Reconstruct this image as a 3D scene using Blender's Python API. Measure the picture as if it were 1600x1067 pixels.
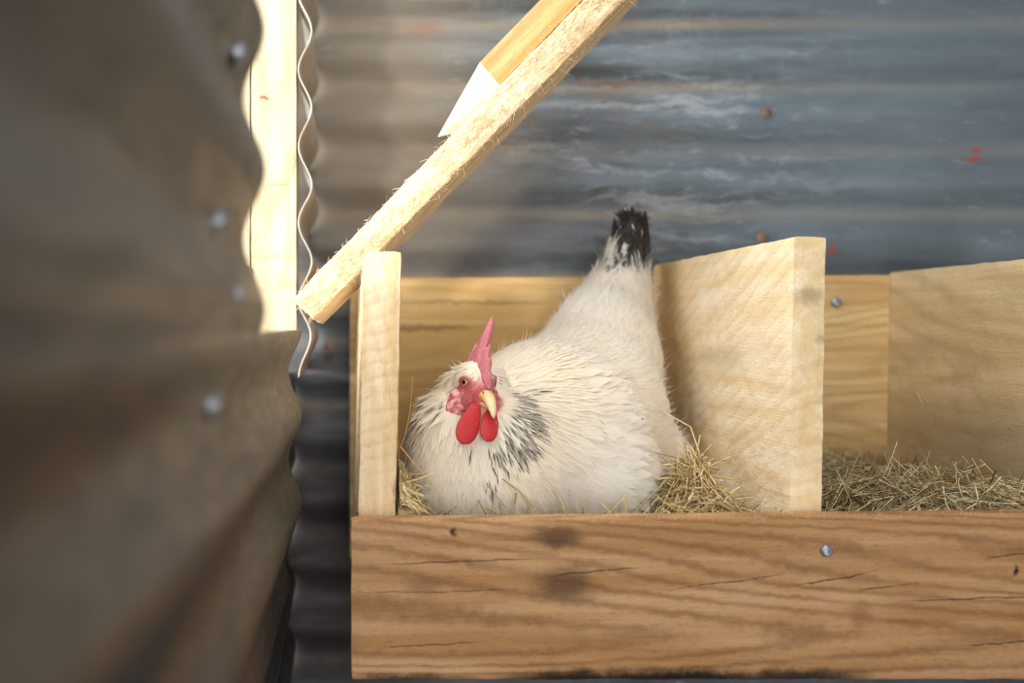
import bpy, math, random
import numpy as np
from mathutils import Vector, Matrix, noise as mnoise
from mathutils.bvhtree import BVHTree

random.seed(7)
RNG = np.random.default_rng(7)
SC = bpy.context.scene
COL = SC.collection
for o in list(bpy.data.objects):
    bpy.data.objects.remove(o, do_unlink=True)

# ------------------------------------------------------------------ camera
FPX = 1555.6                      # 35 mm on a 36 mm sensor, 1600 px wide
VX, VY = 540.0, 512.0             # where the depth lines of the shed meet
cam_d = bpy.data.cameras.new('camera')
cam_d.lens = 35.0
cam_d.sensor_width = 36.0
cam_d.shift_x = (800 - VX) / 1600
cam_d.shift_y = -(533.5 - VY) / 1600
cam_d.clip_start = 0.01
cam_d.dof.use_dof = True
cam_d.dof.focus_distance = 0.875
cam_d.dof.aperture_fstop = 2.8
cam = bpy.data.objects.new('camera', cam_d)
COL.objects.link(cam)
cam.rotation_euler = (math.pi / 2, 0, 0)
SC.camera = cam

# ------------------------------------------------------------------ light
SC.view_settings.view_transform = 'Standard'
SC.view_settings.look = 'None'
SC.view_settings.gamma = 1.0
SC.view_settings.exposure = 0.28
SC.cycles.max_bounces = 8
w = bpy.data.worlds.new('World')
SC.world = w
w.use_nodes = True
bg = w.node_tree.nodes['Background']
bg.inputs[0].default_value = (0.97, 0.985, 1.0, 1)
bg.inputs[1].default_value = 3.7
sun_d = bpy.data.lights.new('sun', 'SUN')
sun_d.energy = 1.4
sun_d.angle = math.radians(5.0)
sun_d.color = (1.0, 0.93, 0.82)
sun = bpy.data.objects.new('sun', sun_d)
COL.objects.link(sun)
SUN_DIR = Vector((0.27, 0.6, -0.03)).normalized()
sun.rotation_euler = SUN_DIR.to_track_quat('-Z', 'Y').to_euler()
sun.location = (-1, -2, 2)
door_d = bpy.data.lights.new('doorway_fill_lamp', 'AREA')      # area lamp added in the doorway gap behind the camera, as fill
door_d.shape = 'RECTANGLE'; door_d.size = 0.30; door_d.size_y = 1.5
door_d.energy = 18.0
door_d.color = (0.96, 0.98, 1.0)
door_l = bpy.data.objects.new('doorway_fill_lamp', door_d)
COL.objects.link(door_l)
door_l.location = (0.10, -1.42, 0.05)
door_l.rotation_euler = (math.radians(90), 0, 0)
roof_d = bpy.data.lights.new('overhead_fill_lamp', 'AREA')  # area lamp added under the closed ceiling to brighten the interior
roof_d.shape = 'RECTANGLE'; roof_d.size = 0.44; roof_d.size_y = 0.60
roof_d.energy = 4.2
roof_d.color = (1.0, 0.985, 0.95)
roof_l = bpy.data.objects.new('overhead_fill_lamp', roof_d)
COL.objects.link(roof_l)
roof_l.location = (0.20, 0.66, 0.855)


def P(px, py, Y):
    """photo pixel at depth Y -> point of the place"""
    return Vector(((px - VX) * Y / FPX, Y, -(py - VY) * Y / FPX))


# ------------------------------------------------------------------ mesh helpers
def mk(name, verts, faces, mat=None, parent=None, origin=None, smooth=False, colors=None, extra=None):
    me = bpy.data.meshes.new(name)
    V = np.asarray(verts, dtype=np.float32).reshape(-1, 3)
    if isinstance(faces, np.ndarray):
        k = faces.shape[1]
        me.vertices.add(len(V)); me.loops.add(faces.size); me.polygons.add(len(faces))
        me.vertices.foreach_set('co', V.ravel())
        me.loops.foreach_set('vertex_index', faces.astype(np.int32).ravel())
        me.polygons.foreach_set('loop_start', np.arange(0, faces.size, k, dtype=np.int32))
        me.update(calc_edges=True)
    else:
        me.from_pydata([tuple(v) for v in V], [], faces)
        me.update()
    a = me.attributes.new('rest', 'FLOAT_VECTOR', 'POINT')
    a.data.foreach_set('vector', V.ravel())
    if colors is not None:
        c = me.attributes.new('tint', 'FLOAT_COLOR', 'POINT')
        cc = np.ones((len(V), 4), np.float32); cc[:, :3] = colors
        c.data.foreach_set('color', cc.ravel())
    if smooth:
        me.polygons.foreach_set('use_smooth', np.ones(len(me.polygons), dtype=bool))
    if mat: me.materials.append(mat)
    o = bpy.data.objects.new(name, me)
    COL.objects.link(o)
    if origin is not None and parent is None:
        org = Vector(origin)
        me.transform(Matrix.Translation(-org)); o.location = org
    if parent is not None:
        off = world_loc(parent)
        me.transform(Matrix.Translation(-off))
        o.parent = parent
    return o


def world_loc(o):
    v = Vector((0, 0, 0))
    while o is not None:
        v = v + o.location; o = o.parent
    return v


def tag(o, label=None, cat=None, group=None, kind=None):
    if label: o['label'] = label
    if cat: o['category'] = cat
    if group: o['group'] = group
    if kind: o['kind'] = kind
    return o


def empty(name, loc):
    o = bpy.data.objects.new(name, None); COL.objects.link(o)
    o.location = loc; o.empty_display_size = 0.05
    return o


def grid_box(c, ax, ay, az, dims, step=0.008, bevel=0.002, rough=0.0006, edge=0.0, seed=0, warp=0.0):
    """A sawn board: a box of dims along unit axes ax/ay/az about c, gridded, with worn edges."""
    nx, ny, nz = [max(2, int(round(d / step))) for d in dims]
    hx, hy, hz = dims[0] / 2, dims[1] / 2, dims[2] / 2
    key = {}; V = []; F = []
    def vid(i, j, k):
        t = (i, j, k)
        if t not in key:
            p = [(-1 + 2 * i / nx) * hx, (-1 + 2 * j / ny) * hy, (-1 + 2 * k / nz) * hz]
            q = []
            inner = [hx - bevel, hy - bevel, hz - bevel]
            cl = [max(-inner[m], min(inner[m], p[m])) for m in range(3)]
            d = Vector([p[m] - cl[m] for m in range(3)])
            if d.length > 1e-9:
                nn = sum(1 for m in range(3) if abs(d[m]) > 1e-9)
                if nn > 1: d = d.normalized() * bevel
            q = Vector(cl) + d
            key[t] = len(V)
            w_ = c + ax * q.x + ay * q.y + az * q.z
            nv = mnoise.noise_vector(w_ * 60 + Vector((seed * 3.1, 0, 0))) * rough + mnoise.noise_vector(w_ * 12 + Vector((seed, 5, 0))) * warp
            onedge = sum(1 for m, n_, v in ((0, nx, i), (1, ny, j), (2, nz, k)) if v in (0, n_))
            if onedge >= 2 and edge > 0:
                e = mnoise.noise(w_ * 140 + Vector((0, seed, 0)))
                dirc = (c - w_)
                dirc = dirc - ax * dirc.dot(ax) if dims[0] == max(dims) else (dirc - az * dirc.dot(az) if dims[2] == max(dims) else dirc - ay * dirc.dot(ay))
                if dirc.length > 0: nv = nv + dirc.normalized() * edge * (0.5 + e)
            V.append(w_ + nv)
        return key[t]
    def quad(a, b, c_, d): F.append((a, b, c_, d))
    for i in range(nx):
        for j in range(ny):
            quad(vid(i, j, 0), vid(i, j + 1, 0), vid(i + 1, j + 1, 0), vid(i + 1, j, 0))
            quad(vid(i, j, nz), vid(i + 1, j, nz), vid(i + 1, j + 1, nz), vid(i, j + 1, nz))
    for i in range(nx):
        for k in range(nz):
            quad(vid(i, 0, k), vid(i + 1, 0, k), vid(i + 1, 0, k + 1), vid(i, 0, k + 1))
            quad(vid(i, ny, k), vid(i, ny, k + 1), vid(i + 1, ny, k + 1), vid(i + 1, ny, k))
    for j in range(ny):
        for k in range(nz):
            quad(vid(0, j, k), vid(0, j, k + 1), vid(0, j + 1, k + 1), vid(0, j + 1, k))
            quad(vid(nx, j, k), vid(nx, j + 1, k), vid(nx, j + 1, k + 1), vid(nx, j, k + 1))
    return V, F


AX, AY, AZ = Vector((1, 0, 0)), Vector((0, 1, 0)), Vector((0, 0, 1))


def strips(paths, widths, ups, tip=0.25):
    """ribbons: paths (N,S,3), widths (N,), ups (N,3) -> verts, quad faces (three-sided section flattened)"""
    N, S, _ = paths.shape
    tan = np.gradient(paths, axis=1)
    side = np.cross(tan, ups[:, None, :])
    side /= np.linalg.norm(side, axis=2, keepdims=True) + 1e-9
    prof = np.linspace(1, tip, S)[None, :, None] * widths[:, None, None] * 0.5
    V = np.stack([paths - side * prof, paths + side * prof], axis=2)     # N,S,2,3
    idx = np.arange(N * S * 2).reshape(N, S, 2)
    F = np.stack([idx[:, :-1, 0], idx[:, :-1, 1], idx[:, 1:, 1], idx[:, 1:, 0]], axis=-1).reshape(-1, 4)
    return V.reshape(-1, 3), F


def tubes(paths, radii, k=4, tip=0.5):
    """thin stalks with k sides: paths (N,S,3), radii (N,)"""
    N, S, _ = paths.shape
    tan = np.gradient(paths, axis=1); tan /= np.linalg.norm(tan, axis=2, keepdims=True) + 1e-9
    up = np.tile(np.array([0.13, 0.21, 0.97]), (N, S, 1))
    par = np.abs((tan * up).sum(2)) > 0.95
    up[par] = np.array([1.0, 0, 0])
    s = np.cross(tan, up); s /= np.linalg.norm(s, axis=2, keepdims=True) + 1e-9
    u = np.cross(s, tan)
    r = (radii[:, None] * np.linspace(1, tip, S)[None, :])[:, :, None]
    rings = []
    for j in range(k):
        a = 2 * math.pi * j / k
        rings.append(paths + s * math.cos(a) * r + u * math.sin(a) * r * 0.6)
    V = np.stack(rings, axis=2)
    idx = np.arange(N * S * k).reshape(N, S, k)
    F = []
    for j in range(k):
        j2 = (j + 1) % k
        F.append(np.stack([idx[:, :-1, j], idx[:, :-1, j2], idx[:, 1:, j2], idx[:, 1:, j]], axis=-1).reshape(-1, 4))
    return V.reshape(-1, 3), np.concatenate(F)


# ------------------------------------------------------------------ node helper
class NT:
    def __init__(s, name):
        s.m = bpy.data.materials.new(name); s.m.use_nodes = True
        s.t = s.m.node_tree; s.t.nodes.clear()
        s.out = s.t.nodes.new('ShaderNodeOutputMaterial')
        s.b = s.t.nodes.new('ShaderNodeBsdfPrincipled')
        s.t.links.new(s.b.outputs[0], s.out.inputs[0])
    def n(s, typ, **kw):
        nd = s.t.nodes.new(typ)
        for k, v in kw.items(): setattr(nd, k, v)
        return nd
    def link(s, a, b): s.t.links.new(a, b)
    def setin(s, inp, v):
        if hasattr(v, 'is_linked') or isinstance(v, bpy.types.NodeSocket): s.link(v, inp)
        else:
            if isinstance(v, (tuple, list)) and len(v) == 3 and len(inp.default_value) == 4: v = (*v, 1)
            inp.default_value = v
    def rest(s):
        return s.n('ShaderNodeAttribute', attribute_name='rest').outputs['Vector']
    def scale(s, v, sc, loc=(0, 0, 0), rot=(0, 0, 0)):
        mp = s.n('ShaderNodeMapping'); s.link(v, mp.inputs['Vector'])
        mp.inputs['Scale'].default_value = sc; mp.inputs['Location'].default_value = loc; mp.inputs['Rotation'].default_value = rot
        return mp.outputs[0]
    def noise(s, v, sc=5, det=4, rough=0.55, dist=0.0, col=False):
        nd = s.n('ShaderNodeTexNoise'); s.link(v, nd.inputs['Vector'])
        nd.inputs['Scale'].default_value = sc; nd.inputs['Detail'].default_value = det
        nd.inputs['Roughness'].default_value = rough; nd.inputs['Distortion'].default_value = dist
        return nd.outputs['Color' if col else 'Fac']
    def math(s, op, a, b=None, c=None, clamp=False):
        nd = s.n('ShaderNodeMath', operation=op, use_clamp=clamp)
        s.setin(nd.inputs[0], a)
        if b is not None: s.setin(nd.inputs[1], b)
        if c is not None: s.setin(nd.inputs[2], c)
        return nd.outputs[0]
    def ss(s, v, a, b, lo=0.0, hi=1.0):
        nd = s.n('ShaderNodeMapRange', interpolation_type='SMOOTHSTEP')
        s.setin(nd.inputs[0], v)
        for i, q in enumerate((a, b, lo, hi)): nd.inputs[i + 1].default_value = q
        return nd.outputs[0]
    def mix(s, f, a, b, mode='MIX'):
        nd = s.n('ShaderNodeMix', data_type='RGBA', blend_type=mode)
        s.setin(nd.inputs[0], f); s.setin(nd.inputs[6], a); s.setin(nd.inputs[7], b)
        return nd.outputs[2]
    def ramp(s, f, stops):
        nd = s.n('ShaderNodeValToRGB'); s.setin(nd.inputs[0], f)
        e = nd.color_ramp.elements
        while len(e) < len(stops): e.new(0.5)
        for i, (p, c) in enumerate(stops):
            e[i].position = p; e[i].color = (*c, 1) if len(c) == 3 else c
        return nd.outputs[0]
    def xyz(s, v):
        nd = s.n('ShaderNodeSeparateXYZ'); s.link(v, nd.inputs[0]); return nd.outputs
    def bump(s, h, strength=0.5, dist=0.002, prev=None):
        nd = s.n('ShaderNodeBump'); s.setin(nd.inputs['Height'], h)
        nd.inputs['Strength'].default_value = strength; nd.inputs['Distance'].default_value = dist
        if prev is not None: s.link(prev, nd.inputs['Normal'])
        return nd.outputs[0]
    def blob(s, v, c, r, soft=0.5):
        """mask 1 inside an ellipsoid about c"""
        mp = s.n('ShaderNodeVectorMath', operation='SUBTRACT'); s.link(v, mp.inputs[0]); mp.inputs[1].default_value = c
        d = s.n('ShaderNodeVectorMath', operation='DIVIDE'); s.link(mp.outputs[0], d.inputs[0]); d.inputs[1].default_value = r
        l = s.n('ShaderNodeVectorMath', operation='LENGTH'); s.link(d.outputs[0], l.inputs[0])
        return s.ss(l.outputs['Value'], 1.0, 1.0 - soft, 0.0, 1.0)
    def warp(s, v, sc, amt):
        nz = s.noise(v, sc, 3, 0.6, col=True)
        a = s.n('ShaderNodeVectorMath', operation='SUBTRACT'); s.link(nz, a.inputs[0]); a.inputs[1].default_value = (0.5, 0.5, 0.5)
        b = s.n('ShaderNodeVectorMath', operation='SCALE'); s.link(a.outputs[0], b.inputs[0]); b.inputs['Scale'].default_value = amt
        c = s.n('ShaderNodeVectorMath', operation='ADD'); s.link(v, c.inputs[0]); s.link(b.outputs[0], c.inputs[1])
        return c.outputs[0]
    def done(s, color, rough=0.6, normal=None, metal=0.0, spec=0.5):
        s.setin(s.b.inputs['Base Color'], color); s.setin(s.b.inputs['Roughness'], rough)
        s.setin(s.b.inputs['Metallic'], metal)
        s.setin(s.b.inputs['Specular IOR Level'], spec)
        if normal is not None: s.link(normal, s.b.inputs['Normal'])
        return s.m


def wood(name, light, mid, dark, axis='X', ring=50, fine=260, rot=(0, 0, 0), seed=0, saw=None, bumpk=0.5, stains=(), cracks=(), lines=60, amp=0.35, stretch=0.16):
    """rough sawn softwood. axis: the direction the grain runs. stains: (centre, radii, colour, amount)"""
    m = NT(name); v = m.rest()
    v0 = m.scale(v, (1, 1, 1), (seed * 0.37, seed * 0.21, seed * 0.13), rot)
    sq = {'X': (0.05, 1, 1), 'Y': (1, 0.05, 1), 'Z': (1, 1, 0.05)}[axis]
    sl = {'X': (stretch, 1, 1), 'Y': (1, stretch, 1), 'Z': (1, 1, stretch)}[axis]
    # growth rings: contour lines of a long soft field
    fld = m.noise(m.scale(v0, sl), ring * 0.16, 1.5, 0.45)
    fld = m.math('ADD', fld, m.math('MULTIPLY', m.noise(m.warp(v0, 60, 0.003), 90, 2), 0.012))
    band = m.math('ADD', m.math('MULTIPLY', m.math('SINE', m.math('MULTIPLY', fld, lines * 2.2)), 0.5), 0.5)
    band = m.math('POWER', band, 2.2)
    n1 = m.noise(m.scale(v0, sq), ring * 1.4, 4, 0.6)
    n2 = m.noise(m.scale(v0, sq), fine, 4, 0.7)
    n3 = m.noise(v0, 13, 5, 0.6)
    n4 = m.noise(m.scale(v0, {'X': (0.3, 1, 1), 'Y': (1, 0.3, 1), 'Z': (1, 1, 0.3)}[axis]), 520, 3, 0.6)
    col = m.mix(m.ss(n1, 0.35, 0.65), mid, light)
    col = m.mix(m.math('MULTIPLY', band, m.ss(n3, 0.3, 0.7, amp * 0.5, amp * 1.2)), col, dark)
    col = m.mix(m.ss(n3, 0.42, 0.72, 0, 0.35), col, mid)
    col = m.mix(m.ss(n2, 0.56, 0.75, 0, 0.30), col, dark)
    col = m.mix(m.ss(n4, 0.57, 0.72, 0, 0.38), col, dark)
    col = m.mix(m.ss(n4, 0.42, 0.25, 0, 0.25), col, tuple(min(1, c * 1.15) for c in light))
    vs = m.warp(v, 55, 0.012)
    vs2 = m.warp(vs, 300, 0.004)
    for (c, r, cc, amt) in stains:
        col = m.mix(m.math('MULTIPLY', m.blob(vs2, c, r, 0.8), amt), col, cc)
    h = m.math('ADD', m.math('MULTIPLY', n2, 0.5), m.math('ADD', m.math('MULTIPLY', n4, 0.8), m.math('MULTIPLY', band, -0.15)))
    if cracks:
        x, _, z = m.xyz(m.warp(v, 35, 0.006))
        for (a, b, wd) in cracks:                         # checks in the face of the board, running with the grain
            sl_ = (b.z - a.z) / (b.x - a.x)
            t_ = m.math('SUBTRACT', x, a.x)
            dz = m.math('ABSOLUTE', m.math('SUBTRACT', m.math('SUBTRACT', z, a.z), m.math('MULTIPLY', t_, sl_)))
            u = m.math('DIVIDE', t_, b.x - a.x)
            tp = m.math('MULTIPLY', m.ss(u, 0.0, 0.25), m.ss(u, 1.0, 0.75))
            msk = m.math('MULTIPLY', m.ss(dz, wd, wd * 0.25), m.math('MULTIPLY', tp, m.ss(n4, 0.3, 0.55, 0.3, 1.0)))
            col = m.mix(m.math('MULTIPLY', msk, 0.8), col, tuple(c * 0.22 for c in dark))
            h = m.math('SUBTRACT', h, msk)
    nrm = m.bump(h, bumpk, 0.0015)
    if saw:                                                 # saw marks: fine ribs across
        ang, freq, k = saw
        sv = m.n('ShaderNodeTexWave', wave_type='BANDS', bands_direction='Z')
        m.link(m.scale(m.warp(v, 40, 0.012), (1, 1, 1), (0, 0, 0), ang), sv.inputs['Vector'])
        sv.inputs['Scale'].default_value = freq; sv.inputs['Distortion'].default_value = 3.5; sv.inputs['Detail'].default_value = 3
        nrm = m.bump(m.math('MULTIPLY', sv.outputs['Fac'], m.ss(n3, 0.3, 0.6)), k, 0.0012, nrm)
        col = m.mix(m.math('MULTIPLY', m.ss(sv.outputs['Fac'], 0.4, 0.0), m.ss(n3, 0.3, 0.7, 0.02, 0.25)), col, dark)
    return m.done(col, 0.78, nrm, spec=0.2)


def hexc(h):
    v = [int(h[i:i + 2], 16) / 255 for i in (0, 2, 4)]
    return tuple(((c + 0.055) / 1.055) ** 2.4 if c > 0.04045 else c / 12.92 for c in v)


def metal_wall(name, base, dark, rustc, streak_axis='X', period=0.0772, phase=0.0, seed=0, rough=0.5, met=0.35, marks=(), dirt=1.0, streaks=None, spec=0.4):
    m = NT(name); v = m.rest()
    vo = m.scale(v, (1, 1, 1), (seed, seed * 0.7, seed * 0.3))
    sq = (0.12, 1, 1) if streak_axis == 'X' else (1, 0.12, 1)
    a = m.noise(m.scale(m.warp(vo, 12, 0.012), sq), 34, 7, 0.68, 0.15)
    b = m.noise(m.scale(m.warp(vo, 40, 0.008), tuple(q * (1 if q == 1 else 1.8) for q in sq)), 110, 5, 0.7, 0.2)
    big = m.noise(m.scale(vo, (0.5, 0.5, 1)), 7, 3, 0.5)
    col = m.mix(m.ss(a, 0.30, 0.66), dark, base)
    col = m.mix(m.ss(m.noise(m.scale(vo, (1, 1, 0.25)), 70, 4, 0.7), 0.5, 0.75, 0, 0.25), col, tuple(min(1, c * 1.25 + 0.05) for c in base))
    col = m.mix(m.ss(big, 0.42, 0.62, 0, 0.45 * dirt), col, dark)
    white = m.math('MULTIPLY', m.ss(b, 0.56, 0.70), m.ss(m.noise(vo, 10, 3), 0.48, 0.62))
    if streaks:
        wz = m.math('MULTIPLY', m.ss(m.noise(m.scale(m.warp(vo, 16, 0.03), sq), 46, 7, 0.72), 0.50, 0.64), m.blob(v, streaks[0], streaks[1], 0.9))
        col = m.mix(m.math('MULTIPLY', wz, 0.7), col, hexc('b4b7bb'))
    col = m.mix(m.math('MULTIPLY', white, 0.75), col, tuple(min(1, c * 1.3 + 0.22) for c in base))
    z = m.xyz(v)[2]
    ph = m.math('FRACT', m.math('DIVIDE', m.math('SUBTRACT', z, phase), period))
    tri = m.math('ABSOLUTE', m.math('SUBTRACT', ph, 0.5))          # 0 half way, .5 at the phase line
    line = m.math('MULTIPLY', m.ss(tri, 0.33, 0.50), m.ss(m.noise(m.scale(vo, sq), 12, 3), 0.3, 0.6))
    col = m.mix(m.math('MULTIPLY', line, 0.45), col, rustc)
    rm = m.math('MULTIPLY', m.ss(m.noise(m.scale(vo, (0.35, 1, 1)), 18, 5, 0.6), 0.60, 0.74), 0.55 * dirt)
    col = m.mix(rm, col, tuple(c * 0.6 for c in rustc))
    vs = m.warp(v, 60, 0.02)
    for (c, r, cc, amt) in marks:
        col = m.mix(m.math('MULTIPLY', m.blob(vs, c, r, 0.8), amt), col, cc)
    nrm = m.bump(m.noise(vo, 160, 4, 0.7), 0.25, 0.0008)
    nrm = m.bump(m.noise(m.scale(vo, sq), 40, 3), 0.35, 0.002, nrm)
    return m.done(col, m.ss(b, 0.3, 0.8, rough - 0.08, rough + 0.2), nrm, met, spec)


# ------------------------------------------------------------------ materials
PINE_L, PINE_M, PINE_D = hexc('f0d6a6'), hexc('ddb67a'), hexc('b98d52')
M_side = wood('pine_side', hexc('e8d2ae'), hexc('dabb8c'), hexc('b88f5e'), 'Z', 60, 220, seed=1, saw=((0, math.radians(18), 0), 26, 0.2), amp=0.2,
              stains=[((0.043, 0.8, -0.135), (0.008, 0.02, 0.022), hexc('5b4a44'), 0.7), ((0.045, 0.8, -0.05), (0.004, 0.02, 0.01), hexc('8a735c'), 0.5)])
M_div = wood('pine_divider', hexc('f6e6c8'), hexc('ecd4a8'), hexc('c8a06a'), 'Y', 45, 240, seed=2, amp=0.25, saw=((math.radians(25), math.radians(12), 0), 24, 0.3), bumpk=0.6,
             stains=[((0.36, 1.12, 0.0), (0.05, 0.13, 0.22), hexc('e8c282'), 0.5), ((0.373, 0.795, -0.05), (0.04, 0.010, 0.3), hexc('dfbb84'), 0.75), ((0.372, 0.8, 0.025), (0.016, 0.02, 0.012), hexc('7d6a50'), 0.5), ((0.385, 0.8, -0.01), (0.012, 0.02, 0.006), hexc('84705c'), 0.45),
                     ((0.36, 0.95, -0.03), (0.01, 0.09, 0.02), hexc('a59a86'), 0.35), ((0.385, 0.8, 0.07), (0.02, 0.05, 0.02), hexc('e2bd76'), 0.3)])
M_div2 = wood('pine_divider_grey', hexc('e8d2a6'), hexc('d6ba8a'), hexc('a08a62'), 'Y', 32, 200, seed=5, bumpk=0.6,
              stains=[((0.64, 1.0, -0.12), (0.05, 0.3, 0.07), hexc('9a8a6e'), 0.6), ((0.637, 0.86, 0.045), (0.02, 0.006, 0.006), hexc('8a5a12'), 0.9),
                      ((0.637, 0.87, 0.03), (0.02, 0.003, 0.003), hexc('8a5a12'), 0.8), ((0.64, 1.1, -0.02), (0.05, 0.05, 0.02), hexc('b5a284'), 0.4)])
M_back = wood('pine_back', hexc('dcc090'), hexc('c8a470'), hexc('8c6e44'), 'X', 55, 200, seed=3, bumpk=0.4,
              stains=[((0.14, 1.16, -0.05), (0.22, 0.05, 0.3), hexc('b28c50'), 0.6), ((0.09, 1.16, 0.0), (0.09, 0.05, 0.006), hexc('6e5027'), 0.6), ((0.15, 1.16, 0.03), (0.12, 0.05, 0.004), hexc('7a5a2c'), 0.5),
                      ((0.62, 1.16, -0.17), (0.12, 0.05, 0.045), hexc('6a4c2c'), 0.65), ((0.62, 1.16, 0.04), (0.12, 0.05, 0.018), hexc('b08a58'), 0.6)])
M_front = wood('pine_front', hexc('c39a70'), hexc('a87c50'), hexc('6c462a'), 'X', 38, 190, seed=4, bumpk=0.6, cracks=[(P(580, 882, .775), P(858, 873, .775), .0007), (P(850, 901, .775), P(1010, 886, .775), .0008), (P(1030, 924, .775), P(1235, 895, .775), .0007), (P(1235, 916, .775), P(1370, 894, .775), .0010), (P(540, 926, .775), P(830, 922, .775), .0005), (P(1330, 924, .775), P(1450, 908, .775), .0006), (P(1530, 873, .775), P(1640, 860, .775), .0007), (P(1400, 942, .775), P(1640, 930, .775), .0008), (P(1500, 1012, .775), P(1640, 996, .775), .0008), (P(590, 1010, .775), P(760, 1004, .775), .0006)], lines=120, amp=0.6, stretch=0.085,
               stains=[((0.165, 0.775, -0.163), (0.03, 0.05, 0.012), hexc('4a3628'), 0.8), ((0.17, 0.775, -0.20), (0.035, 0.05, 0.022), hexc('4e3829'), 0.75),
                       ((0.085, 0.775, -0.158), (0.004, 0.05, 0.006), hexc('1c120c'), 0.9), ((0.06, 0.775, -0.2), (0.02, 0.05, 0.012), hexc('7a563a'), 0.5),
                       ((0.40, 0.775, -0.225), (0.012, 0.05, 0.02), hexc('7a4a28'), 0.45), ((0.45, 0.775, -0.215), (0.05, 0.05, 0.03), hexc('96683e'), 0.35),
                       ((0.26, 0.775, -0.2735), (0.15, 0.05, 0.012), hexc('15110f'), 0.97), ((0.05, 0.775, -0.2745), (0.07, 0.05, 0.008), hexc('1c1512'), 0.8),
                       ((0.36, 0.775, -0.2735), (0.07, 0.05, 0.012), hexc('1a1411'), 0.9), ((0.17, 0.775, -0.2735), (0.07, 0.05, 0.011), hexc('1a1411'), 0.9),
                       ((0.522, 0.775, -0.189), (0.003, 0.05, 0.005), hexc('0c0a09'), 1.0)])
M_brace = wood('pine_brace', hexc('f2dfbc'), hexc('e0c196'), hexc('b88a58'), 'X', 50, 260, rot=(0, math.radians(46), 0), seed=6, bumpk=1.0)
M_block = wood('pine_block', hexc('dcb37e'), hexc('c6945c'), hexc('986a3a'), 'X', 60, 300, rot=(0, math.radians(46), 0), seed=8, bumpk=0.6)
M_post = wood('pine_post', hexc('c4b79c'), hexc('b3a282'), hexc('876f4c'), 'Z', 40, 200, seed=9, bumpk=0.35,
              stains=[(P(414, 152, 1.0), (0.007, 0.05, 0.003), hexc('7a4a1c'), 0.9), (P(459, 260, 1.0), (0.0015, 0.05, 0.022), hexc('a8803e'), 0.8), (P(435, 289, 1.0), (0.022, 0.05, 0.0014), hexc('a8803e'), 0.8), (P(430, 400, 1.0), (0.05, 0.05, 0.006), hexc('a88a5c'), 0.3), (P(450, 445, 1.0), (0.02, 0.05, 0.008), hexc('8f7a58'), 0.4)])
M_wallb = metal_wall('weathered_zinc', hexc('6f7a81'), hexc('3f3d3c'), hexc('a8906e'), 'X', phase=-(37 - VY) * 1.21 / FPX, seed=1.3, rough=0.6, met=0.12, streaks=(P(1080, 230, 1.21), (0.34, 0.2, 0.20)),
                     marks=[(P(770, 365, 1.21), (0.19, 0.1, 0.075), hexc('3c3734'), 0.6), (P(900, 180, 1.21), (0.15, 0.1, 0.13), hexc('3e3d3d'), 0.4), (P(1500, 180, 1.21), (0.5, 0.1, 0.42), hexc('7d8f9c'), 0.5), (P(660, 45, 1.21), (0.035, 0.1, 0.018), hexc('8a4a3c'), 0.6), (P(640, 240, 1.21), (0.03, 0.1, 0.014), hexc('7a4c3e'), 0.5),  # first two marks paint stains together with the shadow beside the brace
                            (P(1530, 232, 1.21), (0.012, 0.1, 0.004), hexc('b04a3c'), 0.9), (P(1527, 247, 1.21), (0.016, 0.1, 0.005), hexc('b04a3c'), 0.9),
                            (P(1298, 388, 1.21), (0.006, 0.1, 0.012), hexc('a8433a'), 0.9), (P(960, 130, 1.21), (0.06, 0.1, 0.006), hexc('6b4a38'), 0.7),
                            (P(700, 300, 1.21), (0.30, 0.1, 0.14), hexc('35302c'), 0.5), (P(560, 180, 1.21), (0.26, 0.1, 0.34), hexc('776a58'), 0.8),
                            (P(500, 900, 1.21), (0.26, 0.1, 0.36), hexc('2b2420'), 0.97)])  # last mark paints the shade of the lower-left corner gap
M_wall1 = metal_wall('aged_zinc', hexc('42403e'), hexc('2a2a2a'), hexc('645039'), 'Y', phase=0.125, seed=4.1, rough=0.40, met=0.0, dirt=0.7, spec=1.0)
M_wall3 = metal_wall('pale_zinc', hexc('cdc5ba'), hexc('a89f93'), hexc('a58a6a'), 'Y', phase=0.12, seed=6.1, rough=0.5, met=0.15, dirt=0.4)


def screw_mat():
    m = NT('galvanized_screw'); v = m.rest()
    n = m.noise(v, 900, 3)
    return m.done(m.mix(n, hexc('8b9096'), hexc('b9bdc1')), 0.4, None, 0.8)
M_screw = screw_mat()
def rusty():
    m = NT('rusty_screw'); v = m.rest(); n = m.noise(v, 700, 3)
    return m.done(m.mix(n, hexc('6a5048'), hexc('a88a7c')), 0.6, None, 0.5)
M_rust = rusty()


def screw(name, p, nrm, r, parent, mat, washer=True):
    nrm = Vector(nrm).normalized()
    q = nrm.to_track_quat('Z', 'Y')
    prof = ([(r * 1.5, 0.0), (r * 1.5, r * 0.22), (r * 0.95, r * 0.35)] if washer else [(r, -r * .2), (r, 0.05 * r)]) + [(r * 0.95, r * 0.55), (r * 0.7, r * 0.8), (r * 0.32, r * 0.86), (r * 0.28, r * 0.5), (0.0001, r * 0.5)]
    V = []; F = []; k = 20
    for (rr, h) in prof:
        for j in range(k):
            a = 2 * math.pi * j / k
            cr = rr
            if rr < r * 0.4 and j % 5 != 0: cr = rr * 0.55          # cross slot
            V.append(p + q @ Vector((cr * math.cos(a), cr * math.sin(a), h)))
    for i in range(len(prof) - 1):
        for j in range(k):
            j2 = (j + 1) % k
            F.append((i * k + j, i * k + j2, (i + 1) * k + j2, (i + 1) * k + j))
    return mk(name, V, F, mat, parent, smooth=False)


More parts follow.
